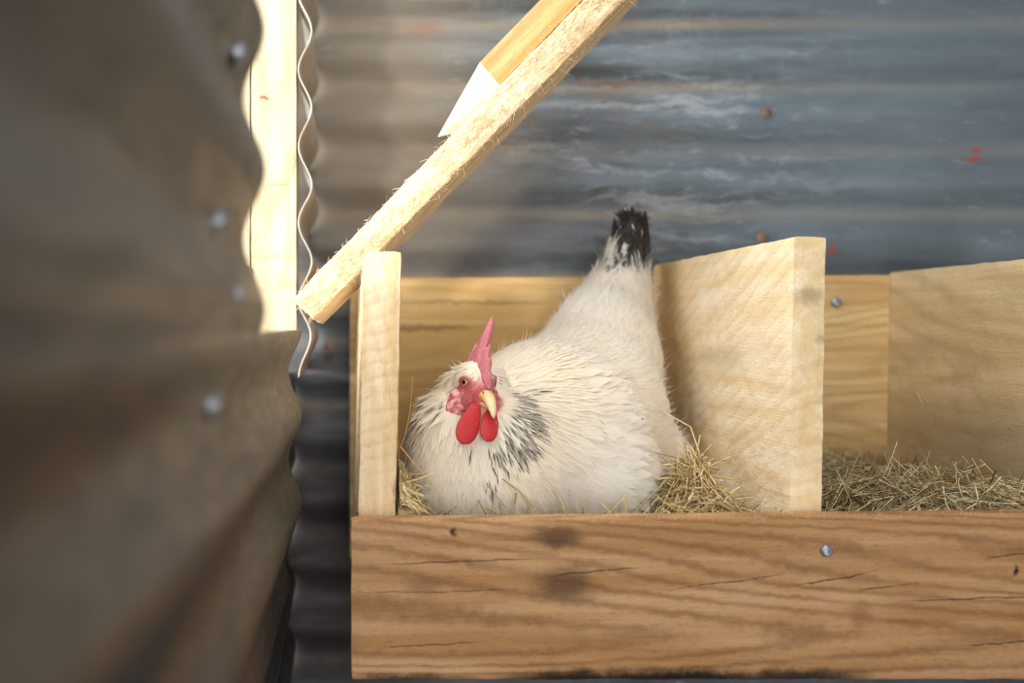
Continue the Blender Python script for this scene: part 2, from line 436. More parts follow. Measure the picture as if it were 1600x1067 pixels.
# ------------------------------------------------------------------ setting
def corrugated(name, mat, parent, u0, u1, z0, z1, fn, nu=40, nz=None, thick=0.0008, edge_fn=None, kind=None):
    """sheet with horizontal ridges; fn(u,z)->Vector point"""
    nz = nz or int((z1 - z0) / 0.0772 * 16)
    V = []; F = []
    for s in (0, 1):
        for i in range(nu + 1):
            for k in range(nz + 1):
                z = z0 + (z1 - z0) * k / nz
                a, b = (u0, u1) if edge_fn is None else edge_fn(z)
                u = a + (b - a) * i / nu
                V.append(fn(u, z, s * thick))
    W = nz + 1; off = (nu + 1) * W
    for i in range(nu):
        for k in range(nz):
            a = i * W + k
            F.append((a, a + W, a + W + 1, a + 1)); F.append((off + a, off + a + 1, off + a + W + 1, off + a + W))
    for k in range(nz):
        F.append((k, k + 1, off + k + 1, off + k)); e = nu * W + k
        F.append((e, off + e, off + e + 1, e + 1))
    for i in range(nu):
        a = i * W; F.append((a, off + a, off + a + W, a + W)); a = i * W + nz
        F.append((a, a + W, off + a + W, off + a))
    o = mk(name, V, F, mat, parent, smooth=True)
    return o


PITCH = 0.0772
YB = 1.21
def fn_back(u, z, t):
    ph = 2 * math.pi * (z - (-(85 - VY) * YB / FPX)) / PITCH
    return Vector((u, YB + 0.006 * math.cos(ph) * -1 + t + 0.001 * mnoise.noise(Vector((u * 6, 0, z * 6))), z))
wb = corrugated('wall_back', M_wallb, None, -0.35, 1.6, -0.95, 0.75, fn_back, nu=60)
tag(wb, 'weathered blue-grey corrugated metal sheet wall behind the wooden nest boxes', kind='structure')
screw('screw', P(515, 542, YB - 0.008), (0, -1, 0), 0.0042, wb, M_rust)
screw('screw', P(1190, 371, YB - 0.008), (0, -1, 0), 0.0045, wb, M_rust)
screw('screw', P(1197, 176, YB - 0.008), (0, -1, 0), 0.0045, wb, M_rust)

M_lintless = wood('sun_block_rail_wood', hexc('efe2c4'), hexc('e6d2a8'), hexc('c8ab78'), 'Y', 40, 200, seed=10)
wl = empty('wall_left', (-0.05, 0.5, -0.95))
tag(wl, 'corrugated metal wall on the left, blurred and close to the camera', kind='structure')
def xin(Y): return -0.0458 + (Y - 0.546) * 0.021
def fn_up(Y, z, t):
    ph = 2 * math.pi * (z - 0.164) / PITCH
    return Vector((xin(Y) + 0.0015 - 0.006 + 0.006 * math.cos(ph) + 0.0012 * mnoise.noise(Vector((Y * 9, 3, z * 7))) - t, Y, z))
def edge_up(z):
    return (-1.5, 0.546 + 0.006 * mnoise.noise(Vector((0, 0, z * 30))))
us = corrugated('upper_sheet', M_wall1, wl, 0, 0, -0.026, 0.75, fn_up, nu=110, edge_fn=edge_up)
us['label'] = 'upper corrugated sheet of the left wall with a wavy free edge'
def fn_lo(Y, z, t):
    ph = 2 * math.pi * (z + 0.0005) / PITCH
    lean = 0.0
    if z < -0.165: lean = -(-0.165 - z) * 0.17
    return Vector((xin(Y) - 0.006 + 0.006 * math.cos(ph) + lean + 0.0016 * mnoise.noise(Vector((Y * 8, 9, z * 6))) - t, Y, z))
def edge_lo(z):
    return (-1.5, 0.885 + 0.01 * mnoise.noise(Vector((0, 4, z * 25))))
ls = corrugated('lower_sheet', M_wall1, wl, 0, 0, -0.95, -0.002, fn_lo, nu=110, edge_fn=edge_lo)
ls['label'] = 'lower corrugated sheet of the left wall, tucked behind the upper one'
def fn_in(Y, z, t):
    ph = 2 * math.pi * (z - (VY - 48) / FPX) / PITCH
    taper = 1.0 if z > -0.0 else max(0.25, 1 + z * 12)
    b = 0.004 * max(0.0, -(z + 0.01) / 0.04) ** 2
    return Vector((-0.0402 + (Y - 1.0) * 0.006 + 0.0066 * taper * math.cos(ph) - b + 0.0006 * mnoise.noise(Vector((Y * 9, 1, z * 40))) - t, Y, z))
def edge_in(z):
    return (1.0 + 0.006 * mnoise.noise(Vector((7, 0, z * 22))), YB - 0.004)
ins = corrugated('inner_sheet', M_wall3, wl, 0, 0, -0.050, 0.75, fn_in, nu=20, nz=300, thick=0.0012, edge_fn=edge_in)
ins['label'] = 'pale corrugated sheet behind the post, its thin wavy edge facing the camera'
def fn_out(Y, z, t):
    return Vector((-0.066 + 0.006 * math.cos(2 * math.pi * z / PITCH) - t, Y, z))
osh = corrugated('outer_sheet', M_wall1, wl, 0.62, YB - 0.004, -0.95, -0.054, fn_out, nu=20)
osh['label'] = 'shaded corrugated sheet closing the corner behind the lower sheet'
V, F = grid_box(Vector((-0.088, 0.18, -0.005)), AX, AY, AZ, (0.038, 1.16, 0.10), 0.02, 0.002, 0.0004)  # unseen timber, added to keep direct sun off the box back
mk('sun_block_rail', V, F, M_lintless, wl)
for (px, py) in ((340, 345), (330, 630), (370, 82), (372, 458)):
    Y = 0.3
    for _ in range(30):
        z = -(py - VY) * Y / FPX
        p = fn_up(Y, z, 0) if z > -0.026 else fn_lo(Y, z, 0)
        Y = 0.5 * Y + 0.5 * (-p.x * FPX / (540 - px))
    screw('screw', p, (1, 0, 0.0), 0.0056 if py != 458 else 0.003, wl, M_screw)

def floor_mat():
    m = NT('dirt_floor'); v = m.rest(); n = m.noise(v, 30, 6)
    return m.done(m.mix(n, hexc('3a3026'), hexc('6b5a45')), 0.9, m.bump(n, 0.8, 0.01))
V, F = grid_box(Vector((0.5, 0.2, -0.97)), AX, AY, AZ, (3.2, 2.4, 0.04), 0.1, 0.004)
fl = mk('floor', V, F, floor_mat(), origin=(0.5, 0.2, -0.97)); tag(fl, 'dark dirt floor of the shed', kind='structure')

def boards_mat():
    return wood('shed_boards', hexc('5e4f3c'), hexc('4a3c2c'), hexc('2e2419'), 'X', 30, 120, seed=12, bumpk=0.4)
M_shed = boards_mat()
def slab(name, x0, x1, y0, y1, z0, z1, label):
    V, F = grid_box(Vector(((x0 + x1) / 2, (y0 + y1) / 2, (z0 + z1) / 2)), AX, AY, AZ, (x1 - x0, y1 - y0, z1 - z0), 0.15, 0.003, 0)
    tag(mk(name, V, F, M_shed), label, kind='structure')
slab('ceiling', -0.12, 1.78, -1.6, 1.26, 0.86, 0.89, 'board ceiling of the shed')
slab('wall_right', 1.72, 1.75, -1.6, 1.26, -0.95, 0.86, 'board wall on the right of the shed')
slab('wall_front', 0.38, 1.72, -1.53, -1.50, -0.95, 0.86, 'board wall beside the open doorway behind the camera')

# ------------------------------------------------------------------ timber post outside the gap
post = empty('timber_post', (-0.07, 1.02, -0.05))
tag(post, 'sunlit pale timber post standing behind the wavy edge of the left wall', 'post')
V, F = grid_box(Vector((-0.0725, 1.027, 0.394)), AX, AY, AZ, (0.046, 0.05, 0.812), 0.012, 0.0015, 0.0004, seed=3)
mk('timber', V, F, M_post, post)
V, F = grid_box(Vector((-0.118, 1.03, 0.394)), AX, AY, AZ, (0.043, 0.05, 0.812), 0.012, 0.0015, 0.0004, seed=4)
mk('timber', V, F, M_post, post)

# ------------------------------------------------------------------ nest box
nest = empty('nest_box', (0.33, 0.98, -0.275))
tag(nest, 'row of rough pine nest boxes with upright dividers and a long front board', 'nest box')
YF, YK = 0.80, 1.166
# left side panel
V, F = grid_box(Vector((0.0283, (YF + YK) / 2, (0.0617 - 0.27) / 2)), AX, AY, AZ, (0.031, YK - YF, 0.0617 + 0.27), 0.006, 0.0022, 0.0007, 0.0006, 1)
V = [v + Vector((0.003 * (v.z + 0.1) * 0.6 - 0.0035 * max(0, -v.z / 0.15) * 0, 0, -0.020 * min(1, max(0, (v.y - YF - 0.02) / 0.07)) if v.z > 0.04 else 0)) for v in V]
V = [Vector((v.x - 0.0030 * max(-1.0, min(1.0, -v.z / 0.15)), v.y, v.z)) for v in V]
sp = mk('side_panel', V, F, M_side, nest)
# dividers
def divider(x0, x1, ztop, mat, seed):
    V, F = grid_box(Vector(((x0 + x1) / 2, (YF + YK) / 2, (ztop - 0.27) / 2)), AX, AY, AZ, (x1 - x0, YK - YF, ztop + 0.27), 0.007, 0.0016, 0.0007, 0.0005, seed)
    V = [Vector((v.x - 0.0035 * (0.073 - v.z) / 0.22, v.y, v.z)) for v in V]
    return mk('divider', V, F, mat, nest)
d1 = divider(0.3602, 0.3865, 0.0735, M_div, 2)
d2 = divider(0.637, 0.663, 0.065, M_div2, 3)
divider(0.914, 0.940, 0.068, M_div, 4)
# back planks
V, F = grid_box(Vector((0.50, YK + 0.012, (0.058 - 0.27) / 2)), AX, AY, AZ, (0.99, 0.024, 0.058 + 0.27), 0.008, 0.0012, 0.0006, 0.0005, 5)
V = [v + Vector((0, 0, 0.004 * (v.x / 0.6))) if v.z > 0 else v for v in V]
bp = mk('back_board', V, F, M_back, nest)
screw('screw', P(1306, 473, YK) + Vector((0, -0.0003, 0)), (0, -1, 0), 0.0062, bp, M_screw, False)
# base
V, F = grid_box(Vector((0.48, (YF + YK) / 2, -0.262)), AX, AY, AZ, (0.93, YK - YF - 0.002, 0.018), 0.02, 0.001, 0.0005)
mk('base_board', V, F, M_back, nest)
# front board, with its saw lint
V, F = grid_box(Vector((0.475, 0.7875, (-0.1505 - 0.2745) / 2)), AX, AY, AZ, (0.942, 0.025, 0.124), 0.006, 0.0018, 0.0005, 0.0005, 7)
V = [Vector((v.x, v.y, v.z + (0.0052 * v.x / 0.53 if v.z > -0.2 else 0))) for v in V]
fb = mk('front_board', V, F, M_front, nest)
screw('screw', P(1290, 860, 0.775) + Vector((0, -0.0004, 0)), (0, -1, 0), 0.0048, fb, M_screw, False)


def lint(name, parent, mat, a, b, n, outdir, spread, ln=0.006, wid=0.0003):
    a, b = Vector(a), Vector(b)
    t = RNG.random(n)[:, None]
    p0 = np.array(a)[None] * (1 - t) + np.array(b)[None] * t + RNG.normal(0, 1, (n, 3)) * np.array(spread)[None]
    d = RNG.normal(0, 1, (n, 3)) + np.array(outdir)[None]
    d /= np.linalg.norm(d, axis=1, keepdims=True)
    L = ln * RNG.uniform(0.3, 1.2, n)[:, None]
    k = RNG.normal(0, 0.5, (n, 3))
    s = np.linspace(0, 1, 5)[None, :, None]
    path = p0[:, None] + d[:, None] * L[:, None] * s + k[:, None] * L[:, None] * s ** 2 * 0.6
    V, F = tubes(path, np.full(n, wid / 2), 3)
    o = mk(name, V, F, mat, parent); o['kind'] = 'stuff'
    return o
def lint_mat():
    m = NT('wood_lint'); return m.done(hexc('f0dcb4'), 0.8, spec=0.1)
M_lint = lint_mat()
lint('wood_fuzz', fb, M_lint, (0.004, 0.787, -0.1505), (0.945, 0.787, -0.1415), 2200, (0, -0.3, 0.6), (0, 0.011, 0.0002), 0.0030, 0.00022)
lint('wood_fuzz', sp, M_lint, (0.0135, 0.801, 0.06), (0.0105, 0.801, -0.15), 500, (-0.6, -0.3, 0), (0.0005, 0.0015, 0), 0.004, 0.00022)
if 0: lint('wood_fuzz', d1, M_lint, (0.36, 0.80, 0.0738), (0.36, 1.16, 0.0738), 250, (-0.2, -0.2, 0.6), (0.0005, 0, 0.0003), 0.003, 0.0002)

# ------------------------------------------------------------------ braces
ang = math.radians(45.9)
def slant(name, pa, pb, Y0, depth, tilt, mat, off0, off1, label, step=0.0045, rough=0.0012):
    """pa, pb: pixel ends of the upper front edge at depth Y0; off0: face width"""
    A = P(pa[0], pa[1], Y0); B = P(pb[0], pb[1], Y0 - 0.03)
    ax = (B - A).normalized()
    az = Vector((-ax.z, 0, ax.x)).normalized()          # points up-left, away from the underside
    ay = ax.cross(az) * -1
    if ay.y < 0: ay = -ay
    R = Matrix.Rotation(tilt, 3, ax)
    az = R @ az; ay = R @ ay
    c = (A + B) / 2 - az * off0 / 2 + ay * depth / 2
    V, F = grid_box(c, ax, ay, az, ((B - A).length, depth, off0), step, 0.002, rough, 0.0012, 9)
    return V, F, A, B, ax, ay, az
V, F, A, B, ax, ay, az = slant('b', (455, 467), (1380, -484), 0.925, 0.06, math.radians(-9), M_brace, 0.0285, 0, '')
brace = mk('timber_brace', V, F, M_brace, origin=(V[0]))
tag(brace, 'long rough-sawn diagonal timber leaning up over the left side of the nest box', 'timber')
n = 2600
t = RNG.random(n)[:, None]; q = RNG.random(n)[:, None]
p0 = np.array(A)[None] + np.array(ax)[None] * t * (B - A).length * 0.68 - np.array(az)[None] * q * 0.0285 + np.array(ay)[None] * -0.0003
side = RNG.choice([-1, 1], (n, 1))
d = np.array(ax)[None] * side * RNG.uniform(0.2, 1, (n, 1)) + np.array(ay)[None] * -0.35 + np.array(az)[None] * RNG.normal(0, 0.35, (n, 1))
L = RNG.uniform(0.003, 0.012, n)[:, None]
s_ = np.linspace(0, 1, 4)[None, :, None]
path = p0[:, None] + d[:, None] * L[:, None] * s_ + np.array(ay)[None, None] * (L[:, None] * 0.35 * s_ ** 2)
V2, F2 = tubes(path, RNG.uniform(0.0002, 0.0005, n), 3)
sl = mk('splinters', V2, F2, M_brace, brace); sl['kind'] = 'stuff'
lint('wood_fuzz', brace, M_lint, A - az * 0.0285, B - az * 0.0285 + ay * 0.02, 260, tuple(-az), (0.001, 0.01, 0.001), 0.008, 0.0003)

# upper block with a bevel-cut lower end
def block():
    Yf = 0.935
    c_lo_top = P(750, 97, Yf); c_lo_bot = P(780, 133, Yf)
    axd = (P(870, -27, Yf) - P(750, 97, Yf)).normalized()
    tip = P(686, 218, Yf + 0.06)
    L = 0.52
    up_t = c_lo_top; up_b = c_lo_bot
    bk = Vector((0, 0.055, 0))
    # end face: front edge (up_t, up_b), rear edge lower-left
    tb = P(684, 214, Yf + 0.055); bb = P(726, 205, Yf + 0.055)
    end_len = axd * L
    pts = [up_t, up_b, bb, tb]
    far = [up_t + end_len, up_b + end_len, up_b + end_len + bk, up_t + end_len + bk]
    V = []; F = []
    n = 50
    for i in range(n + 1):
        s = i / n
        for a_, b_ in zip(pts, far):
            V.append(a_.lerp(b_, s))
    for i in range(n):
        for j in range(4):
            j2 = (j + 1) % 4
            F.append((i * 4 + j, i * 4 + j2, (i + 1) * 4 + j2, (i + 1) * 4 + j))
    F.append((3, 2, 1, 0)); F.append((n * 4, n * 4 + 1, n * 4 + 2, n * 4 + 3))
    return V, F
V, F = block()
blk = mk('timber_block', V, F, M_block, origin=V[1])
M_cut = wood('pine_cut_sunlit', hexc('fbf4e4'), hexc('f4e8d0'), hexc('e2cfa8'), 'X', 40, 300, seed=11, bumpk=0.3)  # pale cut wood, with the sun's brightness on the end put into the colour
blk.data.materials.append(M_cut); blk.data.polygons[len(blk.data.polygons) - 2].material_index = 1
tag(blk, 'short timber with a bright slanted end lying along the top of the long diagonal timber', 'timber')
import bmesh
bm = bmesh.new(); bm.from_mesh(blk.data); bmesh.ops.recalc_face_normals(bm, faces=bm.faces); bm.to_mesh(blk.data); bm.free()

# ------------------------------------------------------------------ hen
def head_frame():
    psi, pit = math.radians(20), math.radians(10)
    Fv = Vector((math.sin(psi) * math.cos(pit), -math.cos(psi) * math.cos(pit), -math.sin(pit)))
    Lv = Vector((-Fv.y, Fv.x, 0)).normalized()
    Uv = Fv.cross(Lv).normalized()
    return Fv, Lv, Uv
HF, HL, HU = head_frame()
HC = P(740, 600, 0.868)
def H(f, l, u): return HC + HF * f + HL * l + HU * u

ELL = []   # centre, axes (3 vectors incl. radius)
def ell(c, r, d=None, up=None):
    if d is None: ax_ = (AX, AY, AZ)
    else:
        a = Vector(d).normalized(); b = Vector(up or (0, 0, 1)); b = (b - a * b.dot(a)).normalized(); ax_ = (a, b.cross(a), b)
    ELL.append((Vector(c), ax_, r))
# torso
ell(P(772, 745, 0.905), (0.083, 0.080, 0.085))
ell(P(700, 735, 0.895), (0.042, 0.060, 0.075))
ell(P(850, 690, 0.955), (0.095, 0.098, 0.098))
ell(P(905, 655, 1.00), (0.085, 0.088, 0.098))
ell(P(935, 580, 1.045), (0.066, 0.075, 0.085))
ell(P(955, 510, 1.075), (0.049, 0.052, 0.060))
ell(P(974, 445, 1.085), (0.033, 0.034, 0.050))
ell(P(984, 395, 1.090), (0.025, 0.030, 0.038))
ell(P(1014, 750, 0.99), (0.044, 0.060, 0.060))
ell(P(900, 760, 0.92), (0.075, 0.07, 0.07))
# neck
ell(P(738, 672, 0.905), (0.058, 0.048, 0.046))
ell(P(742, 632, 0.900), (0.036, 0.030, 0.036))
ell(P(770, 655, 0.915), (0.052, 0.040, 0.042))
# head
ell(H(0, 0, 0.001), (0.021, 0.0165, 0.0195), HF, HU)
ell(H(0.012, 0, -0.003), (0.0165, 0.0115, 0.0125), HF, HU)
ell(H(0.011, 0.0, -0.015), (0.015, 0.0105, 0.012), HF, HU)
ell(H(0.005, -0.010, -0.011), (0.013, 0.008, 0.014), HF, HU)
ell(H(0.005, 0.009, -0.011), (0.013, 0.008, 0.014), HF, HU)
ell(H(-0.014, 0, -0.014), (0.020, 0.019, 0.022), HF, HU)

def uv_ell(c, axs, r, nu=28, nv=18):
    V = []; F = []
    for i in range(nv + 1):
        th = math.pi * i / nv
        for j in range(nu):
            ph = 2 * math.pi * j / nu
            d_ = Vector((math.sin(th) * math.cos(ph) * r[0], math.sin(th) * math.sin(ph) * r[1], math.cos(th) * r[2]))
            V.append(c + axs[0] * d_.x + axs[1] * d_.y + axs[2] * d_.z)
    for i in range(nv):
        for j in range(nu):
            j2 = (j + 1) % nu
            F.append((i * nu + j, i * nu + j2, (i + 1) * nu + j2, (i + 1) * nu + j))
    return V, F
V = []; F = []
for (c, axs, r) in ELL:
    v, f = uv_ell(c, axs, r); o_ = len(V); V += v; F += [tuple(i + o_ for i in q) for q in f]
tmp = mk('body', V, F)
bm = bmesh.new(); bm.from_mesh(tmp.data); bmesh.ops.remove_doubles(bm, verts=bm.verts, dist=1e-6); bmesh.ops.recalc_face_normals(bm, faces=bm.faces); bm.to_mesh(tmp.data); bm.free()
md = tmp.modifiers.new('r', 'REMESH'); md.mode = 'VOXEL'; md.voxel_size = 0.0024
md2 = tmp.modifiers.new('s', 'SMOOTH'); md2.factor = 0.5; md2.iterations = 14
dg = bpy.context.evaluated_depsgraph_get()
ev = tmp.evaluated_get(dg); bme = bpy.data.meshes.new_from_object(ev)
nv_ = len(bme.vertices); BV = np.empty(nv_ * 3, np.float32); bme.vertices.foreach_get('co', BV); BV = BV.reshape(-1, 3)
BN = np.empty(nv_ * 3, np.float32); bme.vertices.foreach_get('normal', BN); BN = BN.reshape(-1, 3)
BF = [tuple(p.vertices) for p in bme.polygons]
bpy.data.objects.remove(tmp, do_unlink=True)
E_ = np.empty(len(bme.edges) * 2, np.int32); bme.edges.foreach_get('vertices', E_); E_ = E_.reshape(-1, 2)
deg = np.bincount(E_.ravel(), minlength=nv_)[:, None]
wsm = np.clip((np.linalg.norm(BV - np.array(HC)[None], axis=1) - 0.040) / 0.03, 0, 1)[:, None] * 0.9
for _ in range(170):
    acc = np.stack([np.bincount(E_[:, 0], BV[E_[:, 1], q], nv_) + np.bincount(E_[:, 1], BV[E_[:, 0], q], nv_) for q in range(3)], 1)
    BV = BV + wsm * (acc / deg - BV)
bme.vertices.foreach_set('co', BV.astype(np.float32).ravel()); bme.update()
BN = np.empty(nv_ * 3, np.float32); bme.vertices.foreach_get('normal', BN); BN = BN.reshape(-1, 3)

def headloc(p):
    q = p - np.array(HC)[None]
    return q @ np.array(HF), q @ np.array(HL), q @ np.array(HU)
def sst(x, a, b):
    t = np.clip((x - a) / (b - a), 0, 1); return t * t * (3 - 2 * t)
def facemask(p):
    """1 = bare skin"""
    f, l, u = headloc(p)
    d = np.sqrt(((f - 0.012) / 0.0205) ** 2 + (l / 0.022) ** 2 + ((u + 0.009) / 0.0205) ** 2)
    m = sst(d, 1.08, 0.92)
    return m
def crownmask(p):
    f, l, u = headloc(p)
    return sst(u, 0.006, 0.010) * sst(f, 0.03, 0.02)

CREAM = np.array(hexc('fdf9f3')); WARM = np.array(hexc('f6ead2')); SKIN = np.array(hexc('b8494a')); SKINP = np.array(hexc('dca294'))
BLACK = np.array(hexc('2a2320'))
fm = facemask(BV)
nz = np.array([mnoise.noise(Vector(p) * 170) for p in BV]) if nv_ < 200000 else RNG.normal(0, 0.3, nv_)
_hw = sst(np.linalg.norm(BV - np.array(HC)[None], axis=1), 0.14, 0.06)[:, None]
bc = (CREAM[None] * (1 - _hw) + WARM[None] * _hw) * 0.93
f_, l_, u_ = headloc(BV)
sk = SKIN[None] * (1 - sst(nz, -0.1, 0.5)[:, None] * 0.5) + SKINP[None] * sst(nz, -0.1, 0.5)[:, None] * 0.5
pale = sst(u_, 0.002, 0.009)[:, None]
sk = sk * (1 - pale) + SKINP[None] * pale
under = (sst(np.abs(l_), 0.007, 0.003) * sst(u_, -0.012, -0.017))[:, None]
sk = sk * (1 - under) + np.array(hexc('d9a58c'))[None] * under
bc = bc * (1 - fm[:, None]) + sk * fm[:, None]
# skin creases on the mesh itself
disp = np.array([mnoise.noise(Vector((p[0] * 260, p[1] * 260, p[2] * 420))) for p in BV]) * 0.0007 * fm
BVs = BV + BN * disp[:, None]

def plumage_mat(name='plumage'):
    m = NT(name)
    a = m.n('ShaderNodeAttribute', attribute_name='tint').outputs['Color']
    v = m.rest(); n = m.noise(v, 420, 2)
    c = m.mix(m.ss(n, 0.3, 0.8, 0.0, 0.05), a, hexc('a9977a'))
    m.done(c, 0.75, spec=0.12)
    m.setin(m.b.inputs['Sheen Weight'], 0.15)
    # feathers let light through
    tr = m.n('ShaderNodeBsdfTranslucent'); m.link(c, tr.inputs[0])
    mx = m.n('ShaderNodeMixShader'); mx.inputs[0].default_value = 0.35
    m.link(m.b.outputs[0], mx.inputs[1]); m.link(tr.outputs[0], mx.inputs[2]); m.link(mx.outputs[0], m.out.inputs[0])
    return m.m
M_plume = plumage_mat()
def skin_mat(name, wr=0.5, pale=0.38, deep=0.4):
    m = NT(name)
    a = m.n('ShaderNodeAttribute', attribute_name='tint').outputs['Color']
    v = m.rest()
    n = m.noise(v, 1300, 3, 0.6); n2 = m.noise(m.warp(v, 200, 0.004), 420, 4, 0.7)
    c = m.mix(m.ss(n, 0.48, 0.7, 0, pale), a, hexc('f0c8c2'))
    c = m.mix(m.ss(n2, 0.55, 0.72, 0, deep), c, hexc('8a2c34'))
    m.done(c, 0.5, m.bump(m.math('ADD', n, n2), wr, 0.0007), spec=0.4)
    m.setin(m.b.inputs['Subsurface Weight'], 0.12); m.setin(m.b.inputs['Subsurface Radius'], (0.004, 0.0012, 0.0008))
    m.setin(m.b.inputs['Subsurface Scale'], 0.5)
    return m.m
M_body = skin_mat('hen_skin', 0.9)

hen = empty('hen', P(860, 806, 0.96))
tag(hen, 'white hen with black-flecked neck and black tail tip sitting in the left nest box', 'hen')
body = mk('body', BVs, BF, M_body, hen, smooth=True, colors=bc)

# ---- sample the surface
tris = []
for q in BF:
    tris.append((q[0], q[1], q[2]))
    if len(q) == 4: tris.append((q[0], q[2], q[3]))
tris = np.array(tris)
ar = np.linalg.norm(np.cross(BV[tris[:, 1]] - BV[tris[:, 0]], BV[tris[:, 2]] - BV[tris[:, 0]]), axis=1)
cum = np.cumsum(ar) / ar.sum()
def sample(n):
    t = tris[np.minimum(np.searchsorted(cum, RNG.random(n)), len(tris) - 1)]
    a, b = RNG.random((2, n, 1)); s = a + b > 1; a = np.where(s, 1 - a, a); b = np.where(s, 1 - b, b)
    p = BV[t[:, 0]] * (1 - a - b) + BV[t[:, 1]] * a + BV[t[:, 2]] * b
    nn = BN[t[:, 0]] * (1 - a - b) + BN[t[:, 1]] * a + BN[t[:, 2]] * b
    return p, nn / np.linalg.norm(nn, axis=1, keepdims=True)
# flow of the plumage: control points with directions
FL = [(H(0.0, 0, 0.018), -HF * 1.0 + HU * 0.0), (H(-0.018, 0, 0.0), (0, 0.5, -1)), (H(0, -0.02, 0), (-0.5, 0.3, -0.6)), (H(0, 0.02, 0), (0.6, 0.3, -0.6)),
      (H(0.01, 0, -0.025), (0, -0.2, -1)),
      (P(690, 660, 0.87), (-0.55, 0, -1)), (P(645, 690, 0.89), (-0.45, 0.2, -1)), (P(735, 720, 0.85), (0.1, 0, -1)), (P(700, 780, 0.83), (0.1, 0.2, -1)),
      (P(800, 640, 0.89), (1, 0.2, -0.35)), (P(790, 600, 0.91), (1, 0.4, 0.0)), (P(785, 690, 0.87), (0.75, 0.1, -0.75)), (P(820, 740, 0.87), (0.55, 0.2, -0.6)),
      (P(860, 620, 0.93), (1, 0.6, 0.1)), (P(870, 700, 0.90), (1, 0.5, -0.1)), (P(860, 780, 0.86), (0.8, 0.4, -0.5)),
      (P(940, 660, 0.95), (0.8, 0.8, 0.25)), (P(980, 740, 0.95), (0.7, 0.8, -0.4)), (P(850, 560, 1.0), (0.9, 0.6, 0.5)),
      (P(930, 520, 1.03), (0.45, 0.6, 1)), (P(1000, 600, 1.04), (0.3, 0.8, 0.7)), (P(960, 450, 1.07), (0.25, 0.1, 1)), (P(1010, 480, 1.08), (0.0, 0.2, 1)),
      (P(985, 380, 1.09), (0.05, 0, 1)), (P(1040, 740, 1.0), (0.8, 0.4, 0.5))]
FP = np.array([list(a) for a, b in FL]); FD = np.array([list(Vector(b).normalized()) for a, b in FL])
def flow(p, n):
    d2 = ((p[:, None] - FP[None]) ** 2).sum(2)
    w_ = np.exp(-d2 / (2 * 0.03 ** 2)) + 1e-5 / (d2 + 1e-4)
    f = (w_[:, :, None] * FD[None]).sum(1) / w_.sum(1, keepdims=True)
    f = f - n * (f * n).sum(1, keepdims=True)
    return f / (np.linalg.norm(f, axis=1, keepdims=True) + 1e-9)

def blobw(p, c, r):
    c = np.array(c); return np.exp(-(((p - c[None]) / np.array(r)[None]) ** 2).sum(1))
BLK = [(800, 600, 16, 10, .8), (825, 622, 16, 14, 1.0), (822, 652, 22, 18, 1.1), (832, 672, 14, 14, 1.0), (808, 697, 24, 18, 1.2), (784, 712, 18, 15, .9), (752, 728, 12, 10, .25),
       (790, 655, 14, 20, .4), (770, 755, 16, 10, .5), (660, 610, 16, 14, .5), (640, 650, 16, 26, .75), (640, 700, 12, 22, .45), (672, 650, 14, 22, .35), (700, 722, 24, 14, .12), (690, 600, 10, 12, .35), (745, 705, 14, 8, .25)]
def black_amt(p):
    """how black the centre of a feather rooted at p is; the neck pattern of the breed"""
    qx = p[:, 0] / p[:, 1] * FPX + VX; qy = VY - p[:, 2] / p[:, 1] * FPX
    b = np.zeros(len(p))
    for cx, cy, rx, ry, a in BLK:
        b = np.maximum(b, a * np.exp(-(((qx - cx) / rx) ** 2 + ((qy - cy) / ry) ** 2) * 0.8))
    return np.where((p[:, 1] < 0.96) & (b > 0.12), b, 0)

